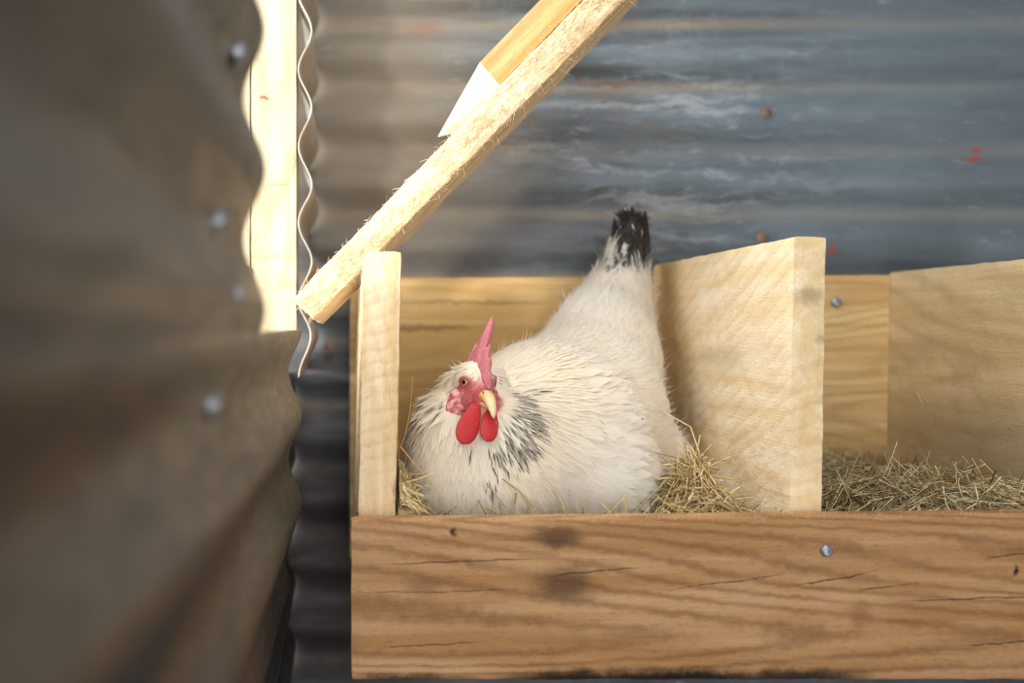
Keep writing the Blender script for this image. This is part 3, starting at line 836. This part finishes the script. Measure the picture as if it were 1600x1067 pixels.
def feathers(p, n, t, L, W, lift, curl, col_edge, col_mid, blk, nseg=5, ncol=5, point=0.6, jit=0.15):
    """leaf-shaped, slightly cupped blades growing from p along t over the surface"""
    N = len(p)
    L = L * RNG.uniform(0.8, 1.2, N); W = W * RNG.uniform(0.8, 1.2, N)
    t = t + RNG.normal(0, jit, (N, 3)); t -= n * (t * n).sum(1, keepdims=True); t /= np.linalg.norm(t, axis=1, keepdims=True)
    side = np.cross(n, t)
    u = np.linspace(0, 1, nseg + 1); c = np.linspace(-1, 1, ncol)
    wprof = np.sin(np.clip(u, 0, 1) ** point * math.pi * 0.93 + 0.12)
    wprof = np.clip(wprof, 0.05, 1)
    lf = lift * RNG.uniform(0.6, 1.4, N)
    along = L[:, None] * u[None]                                   # N,S
    up = np.sin(lf)[:, None] * along - curl * L[:, None] * (u[None] ** 2) * RNG.uniform(0.6, 1.4, N)[:, None] + 0.0003
    cen = p[:, None] + t[:, None] * along[:, :, None] + n[:, None] * up[:, :, None]
    half = W[:, None] * 0.5 * wprof[None]
    cup = -0.10 * W[:, None, None] * (c[None, None] ** 2) * wprof[None, :, None]
    V = cen[:, :, None] + side[:, None, None] * (half[:, :, None] * c[None, None])[..., None] + n[:, None, None] * cup[..., None]
    rag = np.clip(RNG.normal(0, 0.04, (N, nseg + 1, ncol)), -0.07, 0.07) * L[:, None, None] * (u[None, :, None] ** 2)
    V = V + t[:, None, None] * rag[..., None]
    dark = blk[:, None, None] * np.clip(1.15 - np.abs(c)[None, None] * 1.25, 0, 1) ** 0.6 * sst(u, 0.30, 0.6)[None, :, None]
    shade = RNG.uniform(0.93, 1.03, N)[:, None, None, None]
    C = (col_edge[:, None, None] * np.abs(c)[None, None, :, None] + col_mid[:, None, None] * (1 - np.abs(c))[None, None, :, None]) * shade
    C = C * (1 - dark[..., None]) + BLACK[None, None, None] * dark[..., None]
    S1 = nseg + 1
    idx = np.arange(N * S1 * ncol).reshape(N, S1, ncol)
    Fq = np.stack([idx[:, :-1, :-1], idx[:, 1:, :-1], idx[:, 1:, 1:], idx[:, :-1, 1:]], -1).reshape(-1, 4)
    NN = np.broadcast_to(n[:, None, None], V.shape) + t[:, None, None] * 0.18 * u[None, :, None, None]
    return V.reshape(-1, 3), Fq, np.clip(C.reshape(-1, 3), 0, 1), NN.reshape(-1, 3)

def fibres(p, n, t, L, W, lift, col, seg=4, jit=0.35, wav=0.12):
    N = len(p)
    t = t + RNG.normal(0, jit, (N, 3)); t /= np.linalg.norm(t, axis=1, keepdims=True)
    d = t + n * (lift * RNG.uniform(0.3, 1.5, N))[:, None]; d /= np.linalg.norm(d, axis=1, keepdims=True)
    L = (L * RNG.uniform(0.5, 1.3, N))[:, None, None]
    s = np.linspace(0, 1, seg)[None, :, None]
    k = RNG.normal(0, wav, (N, 3))[:, None]
    path = p[:, None] + d[:, None] * L * s + k * L * s ** 2 - n[:, None] * L * 0.15 * s ** 2
    V, Fq = strips(path, np.full(N, W), n + RNG.normal(0, 0.12, (N, 3)), 0.15)
    C = np.repeat(col * RNG.uniform(0.93, 1.04, (N, 1)), seg * 2, axis=0)
    return V, Fq, np.clip(C, 0, 1), np.repeat(n, seg * 2, axis=0)

class Bag:
    def __init__(s): s.V = []; s.F = []; s.C = []; s.N = []; s.n = 0
    def add(s, r):
        V, F, C, N = r; s.V.append(V); s.F.append(F + s.n); s.C.append(C); s.N.append(N); s.n += len(V)
    def make(s, name, mat, parent):
        o = mk(name, np.concatenate(s.V), np.concatenate(s.F), mat, parent, smooth=True, colors=np.concatenate(s.C))
        me = o.data
        own = np.empty(len(me.vertices) * 3, np.float32); me.vertices.foreach_get('normal', own); own = own.reshape(-1, 3)
        N = np.concatenate(s.N); N = N / (np.linalg.norm(N, axis=1, keepdims=True) + 1e-9)
        sg = np.sign((own * N).sum(1, keepdims=True)); sg[sg == 0] = 1
        N = N * 0.8 + own * sg * 0.35; N /= np.linalg.norm(N, axis=1, keepdims=True) + 1e-9
        me.normals_split_custom_set_from_vertices(N.tolist())
        return o

# body plumage
def zone(p):
    """distance-like weights"""
    hd = np.linalg.norm(p - np.array(HC)[None], axis=1)
    neck = sst(hd, 0.135, 0.075)
    head = sst(hd, 0.036, 0.024)
    tail = sst(p[:, 2], 0.005, 0.03) * sst(p[:, 1], 1.0, 1.03)
    return head, neck, tail
def basecol(p):
    wv = 0.5 + 0.5 * np.array([mnoise.noise(Vector(q) * 22) for q in p])
    hd = np.linalg.norm(p - np.array(HC)[None], axis=1)
    wv = np.clip(wv * 0.7 + 0.45 * sst(hd, 0.14, 0.05), 0, 1)[:, None]
    return CREAM[None] * (1 - wv) + WARM[None] * wv

bagB = Bag(); bagN = Bag(); bagW = Bag()
p, n = sample(16000)
head, neck, tail = zone(p)
fmk = facemask(p)
keep = (fmk < 0.4) & (p[:, 2] > -0.22) & (tail < RNG.random(len(p))) & (neck < 0.3 + 0.7 * RNG.random(len(p)))
pb, nb = p[keep], n[keep]
tb = flow(pb, nb)
wingm = blobw(pb, P(905, 680, 0.90), (0.07, 0.08, 0.06)) > 0.35
for m_, bag, L_, W_ in ((~wingm, bagB, 0.022, 0.012), (wingm, bagW, 0.032, 0.016)):
    c_ = basecol(pb[m_])
    bag.add(feathers(pb[m_], nb[m_], tb[m_], np.full(m_.sum(), L_), np.full(m_.sum(), W_), 0.09, 0.05, c_, c_ * 0.985, black_amt(pb[m_]) * 0.8, 5, 5))
# hackle
p, n = sample(34000)
head, neck, tail = zone(p); fmk = facemask(p)
k = (neck > 0.02 + 0.9 * RNG.random(len(p))) & (fmk < 0.3)
p, n = p[k], n[k]; hd = head[k]
Lh = 0.023 * (1 - hd) + 0.006 * hd; Wh = 0.0046 * (1 - hd) + 0.0026 * hd
t = flow(p, n); c_ = basecol(p)
ba = black_amt(p + t * 0.014); ba = np.where(RNG.random(len(p)) < ba, 0.8 + 0.2 * RNG.random(len(p)), 0)
bagN.add(feathers(p, n, t, Lh, Wh, 0.06, 0.04, c_, c_, ba, 5, 5, 0.75, 0.12))
# soft fibres everywhere
p, n = sample(34000)
head, neck, tail = zone(p); fmk = facemask(p)
k = (fmk < 0.5) & (p[:, 2] > -0.2) & (tail < 0.95)
p, n = p[k], n[k]; hd = head[k]; nk = neck[k]
t = flow(p, n); c_ = basecol(p) * 1.02
Lf = np.where(hd > 0.5, 0.006, np.where(nk > 0.5, 0.016, 0.018))
ba = (black_amt(p) * (RNG.random(len(p)) < 0.5))[:, None]
c_ = c_ * (1 - ba) + BLACK[None] * ba
bagB.add(fibres(p, n, t, Lf, 0.0006, 0.28, c_, jit=0.22))
# loose fluff standing out behind the wing
N = 420
fx = RNG.uniform(992, 1036, N); fy = RNG.uniform(690, 800, N)
pf = np.array([list(P(a, b, 0.955 + 0.03 * RNG.random())) for a, b in zip(fx, fy)])
nf = np.tile(np.array([[0.25, -0.95, 0.15]]), (N, 1)) + RNG.normal(0, 0.12, (N, 3)); nf /= np.linalg.norm(nf, axis=1, keepdims=True)
tf = np.tile(np.array([[0.75, 0.15, 0.30]]), (N, 1)) + RNG.normal(0, 0.3, (N, 3)); tf -= nf * (tf * nf).sum(1, keepdims=True); tf /= np.linalg.norm(tf, axis=1, keepdims=True)
cf = np.tile(np.minimum(CREAM * 1.05, 0.97), (N, 1))
bagF = Bag(); bagF.add(feathers(pf, nf, tf, np.full(N, 0.024), np.full(N, 0.009), 0.05, 0.0, cf, cf, np.zeros(N)))
pf2 = np.repeat(pf, 10, axis=0) + RNG.normal(0, 0.003, (N * 10, 3))
bagF.add(fibres(pf2, np.repeat(nf, 10, axis=0), np.repeat(tf, 10, axis=0), np.full(N * 10, 0.028), 0.0005, 0.1, np.repeat(cf, 10, axis=0), jit=0.3))
bagF.make('fluff', M_plume, hen)
bagB.make('body_feathers', M_plume, hen); bagN.make('neck_feathers', M_plume, hen)['label'] = 'cream neck feathers with black centres'
bagW.make('wing', M_plume, hen)

# tail
bagT = Bag()
p, n = sample(30000)
head, neck, tail = zone(p)
k = tail > 0.05 + 0.8 * RNG.random(len(p)); p, n = p[k], n[k]
t = flow(p, n)
hz = p[:, 2]
c_ = basecol(p)
inpx = (p[:, 0] / p[:, 1] * FPX + VX)
bl = sst(hz, 0.046, 0.060) * (RNG.random(len(p)) < 0.93)
light = (inpx < 960) & (RNG.random(len(p)) < 0.7)
bl = np.where(light, bl * 0.2, bl)
ce = c_ * (1 - bl[:, None]) + BLACK[None] * bl[:, None]
bagT.add(feathers(p, n, t, np.full(len(p), 0.030), np.full(len(p), 0.009), 0.12, 0.07, ce * 0.9 + 0.1 * c_, ce, np.clip(bl + 0.18 * sst(hz, 0.035, 0.06) * (RNG.random(len(p)) < .4), 0, 1), 5, 5, 0.7, 0.15))
bagT.add(fibres(p, n, t, np.full(len(p), 0.018), 0.0006, 0.4, ce))
# long main tail feathers standing up
N = 26
pp = np.array([list(P(966 + 34 * RNG.random(), 430 - 20 * RNG.random(), 1.075 + 0.03 * RNG.random())) for _ in range(N)])
tt = np.array([[RNG.normal(0.02, 0.13), RNG.normal(0, 0.1), 1.0] for _ in range(N)]); tt /= np.linalg.norm(tt, axis=1, keepdims=True)
nn = np.array([[RNG.normal(0, 0.5), -1, 0.0] for _ in range(N)]); nn -= tt * (nn * tt).sum(1, keepdims=True); nn /= np.linalg.norm(nn, axis=1, keepdims=True)
cb = np.tile(BLACK * 1.2, (N, 1)); cw = np.tile(np.array(hexc('8d857a')), (N, 1))
bagT.add(feathers(pp, nn, tt, np.full(N, 0.048), np.full(N, 0.014), 0.0, 0.0, cb, cb, np.ones(N), 8, 7, 0.8, 0.04))
tl = bagT.make('tail', M_plume, hen); tl['label'] = 'upright tail, black at the tip'

# comb
def comb():
    V = []; F = []; ns, nu_ = 56, 9
    def hgt(s):                       # s from rear (0) to front (1)
        base = 0.030 * math.sin(math.pi * min(1, max(0, s * 0.92 + 0.08))) ** 0.7
        sp_ = 0
        for c, w_, a in ((0.10, .06, .005), (0.28, .10, .012), (0.37, .09, .024), (0.45, .05, .018), (0.62, .06, .007), (0.78, .05, .005), (0.92, .05, .003)):
            sp_ += a * max(0, 1 - abs(s - c) / w_) ** 0.8
        return base * (1.0 - 0.45 * s) + sp_
    C = []
    ring = 2 * nu_
    for i in range(ns + 1):
        s = i / ns; f = -0.016 + 0.044 * s; h = max(0.001, hgt(s)); th0 = 0.0042 * math.sin(math.pi * min(1, max(0.02, s * 0.9 + 0.08))) ** 0.5
        ub = 0.012 - 0.010 * max(0, (s - 0.6) / 0.4) ** 1.5
        pts = []
        for j in range(nu_ + 1):
            u = j / nu_
            lean = 0.013 * (u * h / 0.05) ** 1.2 + 0.001
            tk = th0 * (1 - u) ** 0.6 + 0.0006
            pts.append((u, lean, tk))
        loop = [(u, ln - tk) for (u, ln, tk) in pts] + [(u, ln + tk) for (u, ln, tk) in reversed(pts[:-1])]
        for (u, l) in loop:
            w_ = 0.0007 * mnoise.noise(Vector((s * 14, u * 9, l * 300)))
            V.append(H(f, l + w_, ub + u * h))
            g = 0.5 + 0.5 * mnoise.noise(Vector((s * 9, u * 5, 0)))
            C.append(np.array(hexc('c05866')) * (1 - g * 0.6) + np.array(hexc('dc9a9c')) * g * 0.6)
        ring = len(loop)
    for i in range(ns):
        for j in range(ring):
            j2 = (j + 1) % ring
            F.append((i * ring + j, i * ring + j2, (i + 1) * ring + j2, (i + 1) * ring + j))
    F.append(tuple(range(ring))[::-1]); F.append(tuple(ns * ring + j for j in range(ring)))
    return V, F, np.array(C)
M_comb = skin_mat('comb_skin', 1.0)
V, F, C = comb()
cm = mk('comb', V, F, M_comb, hen, smooth=True, colors=C); cm['label'] = 'tall pink comb leaning over'

def loft(name, sections, mat, parent, col, k=20, power=1.0):
    """sections: (centre, axis a, axis b, ra, rb)"""
    V = []; F = []
    for (c, a, b, ra, rb) in sections:
        for j in range(k):
            t_ = 2 * math.pi * j / k
            V.append(c + a * ra * math.cos(t_) + b * rb * math.sin(t_))
    for i in range(len(sections) - 1):
        for j in range(k):
            j2 = (j + 1) % k
            F.append((i * k + j, i * k + j2, (i + 1) * k + j2, (i + 1) * k + j))
    F.append(tuple(range(k))[::-1]); F.append(tuple((len(sections) - 1) * k + j for j in range(k)))
    cc = col if callable(col) else (lambda v: col)
    return mk(name, V, F, mat, parent, smooth=True, colors=np.array([cc(v) for v in V]))

def horn():
    m = NT('beak_horn'); a = m.n('ShaderNodeAttribute', attribute_name='tint').outputs['Color']
    v = m.rest(); n_ = m.noise(v, 500, 3)
    return m.done(m.mix(m.ss(n_, 0.4, 0.8, 0, 0.3), a, hexc('9a7048')), 0.35, spec=0.5)
M_horn = horn()
BK = np.array(hexc('dcae6c')); BKT = np.array(hexc('f0d9ac'))
secs = []
for i in range(13):
    s = i / 12
    f = 0.022 + 0.0215 * s - 0.003 * s ** 3; u = -0.0035 - 0.004 * s - 0.0125 * s ** 2.3
    r = 1 - s
    fw = (HF * (1 - s * 0.6) - HU * (s ** 1.5) * 1.1).normalized(); upv = HL.cross(fw) * -1
    if upv.dot(HU) < 0: upv = -upv
    secs.append((H(f, 0, u), HL, upv, 0.0065 * (r ** 0.62) + 0.0007, 0.0058 * (r ** 0.7) + 0.0007))
def bcol(v):
    d_ = (v - HC); s = sst(np.array(d_.dot(HF)), 0.028, 0.038); return BK * (1 - s) + BKT * s
beak = loft('beak', secs, M_horn, hen, bcol)
secs = []
for i in range(9):
    s = i / 8; r = 1 - s
    secs.append((H(0.020 + 0.016 * s, 0, -0.0105 - 0.003 * s), HL, HU, 0.0058 * r ** 0.6 + 0.0006, 0.0026 * r ** 0.6 + 0.0004))
loft('lower_beak', secs, M_horn, beak, np.array(hexc('d8a878')))
M_dark = NT('nostril').done(hexc('4a2418'), 0.6)
for sd in (-1, 1):
    secs = [(H(0.0275 + 0.0012 * q, sd * (0.0050 + 0.0003 * q), -0.0005 - 0.0008 * q), HU, HF, 0.0007 * w_, 0.0013 * w_) for q, w_ in ((-1, .3), (0, 1), (1, .3))]
    loft('nostril', secs, M_dark, beak, np.array(hexc('4a2418')), 10)

# eyes
def eye_mat():
    m = NT('eye_iris'); v = m.rest()
    a = m.n('ShaderNodeAttribute', attribute_name='tint').outputs['Color']
    return m.done(a, 0.08, spec=0.6)
M_eye = eye_mat()
for sd in (-1, 1):
    ec = H(0.0095, sd * 0.0122, 0.0045)
    out = (HL * sd + HF * 0.55 + HU * 0.05).normalized()
    a1 = HU; a1 = (a1 - out * a1.dot(out)).normalized(); a2 = out.cross(a1)
    R = 0.0046
    V = []; C = []; F = []; k = 32; ms = 26
    for i in range(ms + 1):
        th = math.pi * 0.55 * i / ms
        for j in range(k):
            ph = 2 * math.pi * j / k
            V.append(ec + out * R * math.cos(th) + (a1 * math.cos(ph) + a2 * math.sin(ph)) * R * math.sin(th))
            tt_ = th / math.pi * 180
            C.append(hexc('070605') if tt_ < 24 else (hexc('c98a2e') if tt_ < 44 else (hexc('9a6a2a') if tt_ < 50 else hexc('1d120c'))))
    for i in range(ms):
        for j in range(k):
            j2 = (j + 1) % k
            F.append((i * k + j, i * k + j2, (i + 1) * k + j2, (i + 1) * k + j))
    ey = mk('eye', V, F, M_eye, hen, smooth=True, colors=np.array(C))
    # lids: a ring of skin round the ball
    for (r0, r1, dz, cc) in ((0.0043, 0.0007, 0.0012, 'a8484c'), (0.0052, 0.0008, -0.0002, 'c87a76')):
        V = []; F = []; C = []; k = 36; q = 8
        for i in range(k):
            a_ = 2 * math.pi * i / k
            rad = a1 * math.cos(a_) * r0 * 0.92 + a2 * math.sin(a_) * r0 * 1.12
            for j in range(q):
                b_ = 2 * math.pi * j / q
                wob = 1 + 0.25 * mnoise.noise(Vector((a_ * 3, j, r0 * 900)))
                V.append(ec + rad + out * (R * 0.45 + dz) + (rad.normalized() * math.cos(b_) + out * math.sin(b_)) * r1 * wob * (1 + 0.9 * max(0, math.cos(a_))) - rad * 0.16 * max(0, math.cos(a_)))
                C.append(hexc(cc))
        for i in range(k):
            for j in range(q):
                i2, j2 = (i + 1) % k, (j + 1) % q
                F.append((i * q + j, i * q + j2, i2 * q + j2, i2 * q + j))
        mk('eyelid', V, F, M_body, ey, smooth=True, colors=np.array(C))

# wattles and ear lobes
M_wat = skin_mat('wattle_skin', 0.6, 0.10, 0.3)
WR = np.array(hexc('b2151d')); WR2 = np.array(hexc('c83030'))
def wattle(name, top, bot, wmax, th, skew, label=None, col=None):
    d_ = bot - top; L = d_.length; d_.normalize()
    a = (HL * 1.0 + HF * skew); a = (a - d_ * a.dot(d_)).normalized(); b = d_.cross(a)
    secs = []
    for i in range(17):
        s = i / 16
        prof = (0.42 + 0.58 * math.sin(min(1, s * 1.5) * math.pi / 2)) * math.sqrt(max(0.0, 1 - max(0, (s - 0.62) / 0.38) ** 2.2))
        c = top + d_ * L * s + b * 0.0012 * math.sin(s * 3)
        secs.append((c, a, b, wmax * prof + 0.0002, th * prof ** 0.7 + 0.0002))
    cfun = col or (lambda v: WR * (1 - 0.4 * (0.5 + 0.5 * mnoise.noise(v * 200))) + WR2 * 0.4 * (0.5 + 0.5 * mnoise.noise(v * 200)))
    o = loft(name, secs, M_wat, hen, cfun, 24)
    if label: o['label'] = label
wattle('wattle', H(0.0245, -0.0085, -0.012), P(721, 694, 0.826), 0.0092, 0.0022, 0.15)
wattle('wattle', H(0.0235, 0.0075, -0.017), P(760, 690, 0.826), 0.0078, 0.0024, -0.1)
EL1, EL2 = np.array(hexc('b8404a')), np.array(hexc('e0b0ac'))
def elc(v):
    g = sst(np.array(mnoise.noise(v * 260)), -0.1, 0.35); return EL1 * (1 - g) + EL2 * g
for sd in (-1, 1):
    wattle('ear_lobe', H(0.003, sd * 0.0165, -0.003), H(0.010, sd * 0.0190, -0.031), 0.0095, 0.0034, sd * -0.5, None, elc)

# ------------------------------------------------------------------ hay
def hay_mat(name, l, d_):
    m = NT(name); a = m.n('ShaderNodeAttribute', attribute_name='tint').outputs['Color']
    v = m.rest()
    return m.done(m.mix(m.ss(m.noise(v, 300, 3), 0.4, 0.7, 0, 0.4), a, hexc('8d7348')), 0.55, spec=0.3)
M_hay = hay_mat('dry_hay', 0, 0)
HAYC = np.array([hexc(c) for c in ('f2dfb2', 'e3c98e', 'cfae70', 'ecdcb8', 'ab8d56', 'dcc494', 'c4b684', '86693f')])
HAYC = np.clip(HAYC * 1.12, 0, 1)
def heap(name, x0, x1, y0, y1, hfun, n, label, cols=HAYC, lmin=0.02, lmax=0.06, lift=0.25, seed=1, dense=()):
    rg = np.random.default_rng(seed)
    # base mound
    gx, gy = 40, 24
    V = []; F = []
    for i in range(gx + 1):
        for j in range(gy + 1):
            x = x0 + (x1 - x0) * i / gx; y = y0 + (y1 - y0) * j / gy
            V.append((x, y, hfun(x, y) - 0.016 + 0.003 * mnoise.noise(Vector((x * 90, y * 90, 0)))))
    b0 = len(V)
    for i in range(gx + 1):
        for j in range(gy + 1):
            x = x0 + (x1 - x0) * i / gx; y = y0 + (y1 - y0) * j / gy; V.append((x, y, -0.252))
    W = gy + 1
    for i in range(gx):
        for j in range(gy):
            a = i * W + j; F.append((a, a + W, a + W + 1, a + 1)); F.append((b0 + a, b0 + a + 1, b0 + a + W + 1, b0 + a + W))
    for i in range(gx):
        a = i * W; F.append((a, b0 + a, b0 + a + W, a + W)); a = i * W + gy; F.append((a, a + W, b0 + a + W, b0 + a))
    for j in range(gy):
        F.append((j, j + 1, b0 + j + 1, b0 + j)); a = gx * W + j; F.append((a, b0 + a, b0 + a + 1, a + 1))
    V = np.array(V); C = np.tile(np.array(hexc('a08a60')), (len(V), 1)); F = np.array(F)
    # stalks
    cx = rg.uniform(x0, x1, n); cy = rg.uniform(y0, y1, n)
    for (hx_, hy_, hr_, m_) in dense:
        k_ = rg.integers(0, n, m_); cx[k_] = np.clip(rg.normal(hx_, hr_, m_), x0, x1); cy[k_] = np.clip(rg.normal(hy_, hr_ * 1.3, m_), y0, y1)
    hz = np.array([hfun(a, b) for a, b in zip(cx, cy)])
    cz = hz + rg.uniform(-0.014, 0.005, n)
    e = 0.004
    gxx = (np.array([hfun(a + e, b) for a, b in zip(cx, cy)]) - hz) / e
    gyy = (np.array([hfun(a, b + e) for a, b in zip(cx, cy)]) - hz) / e
    th = rg.uniform(0, 2 * math.pi, n)
    dz = gxx * np.cos(th) + gyy * np.sin(th) + rg.normal(0, lift, n)
    d_ = np.stack([np.cos(th), np.sin(th), dz], 1); d_ /= np.linalg.norm(d_, axis=1, keepdims=True)
    L = rg.uniform(lmin, lmax, n)
    s = np.linspace(-0.5, 0.5, 6)[None, :, None]
    bend = rg.normal(0, 0.25, (n, 3)); kink = rg.normal(0, 0.35, (n, 3)) * (rg.random((n, 1)) < 0.3)
    path = np.stack([cx, cy, cz], 1)[:, None] + d_[:, None] * L[:, None, None] * s + bend[:, None] * L[:, None, None] * (s ** 2) + kink[:, None] * L[:, None, None] * np.maximum(0, s)
    path[:, :, 0] = np.clip(path[:, :, 0], x0 + 0.0015, x1 - 0.0015)
    path[:, :, 1] = np.clip(path[:, :, 1], y0 + 0.001, y1 - 0.001)
    V2, F2 = tubes(path, rg.uniform(0.0004, 0.0010, n), 4, 0.7)
    C2 = np.repeat(cols[rg.integers(0, len(cols), n)] * rg.uniform(0.75, 1.1, (n, 1)), 24, axis=0)
    o = mk(name, np.concatenate([V, V2]), np.concatenate([F, F2 + len(V)]), M_hay, origin=((x0 + x1) / 2, (y0 + y1) / 2, -0.252), smooth=False,
           colors=np.clip(np.concatenate([C, C2]), 0, 1))
    tag(o, label, 'hay', kind='stuff')
    return o
def h1(x, y):
    h = -0.170
    h += 0.052 * math.exp(-(((x - 0.300) / 0.026) ** 2 + ((y - 0.86) / 0.045) ** 2))
    h += 0.050 * math.exp(-(((x - 0.044) / 0.018) ** 2 + ((y - 0.84) / 0.05) ** 2))
    h += 0.012 * math.exp(-((y - 0.80) / 0.02) ** 2)
    return h
def h2(x, y):
    h = -0.158 + 0.008 * math.sin(x * 26 + 1) + 0.006 * math.sin(y * 30 + x * 12)
    h += 0.018 * math.exp(-(((x - 0.60) / 0.08) ** 2 + ((y - 0.9) / 0.12) ** 2))
    return h
heap('hay_bedding', 0.0425, 0.3555, 0.802, 1.164, h1, 6500, 'loose dry hay bedding under the white hen in the left nest box', seed=3, dense=((0.052, 0.825, 0.014, 350), (0.302, 0.845, 0.018, 600)))
HAY2 = np.array([hexc(c) for c in ('e8d8b2', 'd2be90', 'b5a072', 'e2d6ba', '968258', 'c4b288', '6f5e42', 'a59b72')])
HAY2 = np.clip(HAY2 * 1.3, 0, 0.95)
heap('hay_bedding', 0.3840, 0.6335, 0.802, 1.164, h2, 4200, 'greyer dry hay bedding in the empty nest box right of the hen', cols=HAY2, lmin=0.02, lmax=0.07, lift=0.3, seed=5)

# single stalks one can pick out
def stalk(pts, r, label, col, name='straw_stalk', flat=1.0):
    P3 = [P(a, b, c) for a, b, c in pts]
    # resample
    path = []
    for i in range(len(P3) - 1):
        for q in range(6): path.append(P3[i].lerp(P3[i + 1], q / 6))
    path.append(P3[-1])
    arr = np.array([[list(v) for v in path]])
    V, F = tubes(arr, np.array([r]), 6, 0.55)
    C = np.tile(np.array(hexc(col)), (len(V), 1))
    o = mk(name, V, F, M_hay, origin=P3[-1], smooth=True, colors=C)
    tag(o, label, 'straw', 'loose stalks around the hen')
stalk([(1014, 631, .95), (1030, 640, .945), (1079, 667, .93), (1093, 708, .915), (1030, 775, .87), (1003, 806, .85)], 0.0012, 'long pale bent straw sticking out from behind the hen over the divider', 'e8d3a2')
stalk([(1066, 717, .88), (1030, 762, .86), (985, 808, .84)], 0.0016, 'flat green grass blade leaning beside the hen', '8a9a6a', 'grass_blade')
stalk([(1160, 690, .95), (1177, 722, .94), (1196, 765, .92), (1202, 808, .90)], 0.0009, 'thin pale straw standing against the big pine divider', 'eeddb4')
stalk([(1141, 713, .90), (1105, 730, .89), (1090, 750, .87), (1050, 800, .84)], 0.0008, 'thin straw poking right out of the hay heap beside the hen', 'dcc088')
stalk([(1432, 612, 1.10), (1452, 655, 1.09), (1470, 685, 1.08), (1500, 715, 1.05)], 0.0010, 'lone straw leaning on the grey divider in the empty nest box', 'dcc58c')
stalk([(645, 588, .84), (641, 640, .84), (633, 680, .835), (625, 700, .83)], 0.0008, 'upright golden straw between the hen and left side panel', 'c89a4c')
stalk([(626, 698, .825), (652, 730, .82), (682, 765, .815), (703, 795, .81), (718, 822, .81)], 0.0011, 'curved golden straw running down over the breast of the hen', 'c9a360')
stalk([(785, 748, 0.827), (812, 768, 0.822), (830, 790, 0.814), (846, 815, 0.807)], 0.0010, 'brown straw slanting across the lower breast, right of its neighbour', 'b08c4e')
stalk([(760, 755, 0.824), (778, 778, 0.818), (800, 804, 0.810), (808, 816, 0.807)], 0.0009, 'golden straw slanting across the lower breast, left of its neighbour', 'bd9450')
stalk([(807, 770, 0.818), (804, 790, 0.812), (800, 816, 0.807)], 0.0007, 'short upright dark straw crossing the slanted straws at the breast', '8a6a38')
stalk([(845, 738, 0.832), (868, 765, 0.828), (880, 790, 0.822), (886, 816, 0.812)], 0.0007, 'fine pale straw lying on the white belly of the hen', 'd9c190')
stalk([(760, 794, 0.812), (775, 802, 0.808), (790, 815, 0.804)], 0.0009, 'very short straw lying low at the foot of the breast', 'a8823f')
stalk([(976, 776, 0.842), (979, 795, 0.832), (977, 815, 0.817)], 0.0007, 'short upright straw below the wing of the hen', 'bfa468')
stalk([(976, 776, 0.842), (958, 795, 0.832), (940, 815, 0.817)], 0.0007, 'short slanted straw below the wing, meeting the upright one', 'cdb47c')
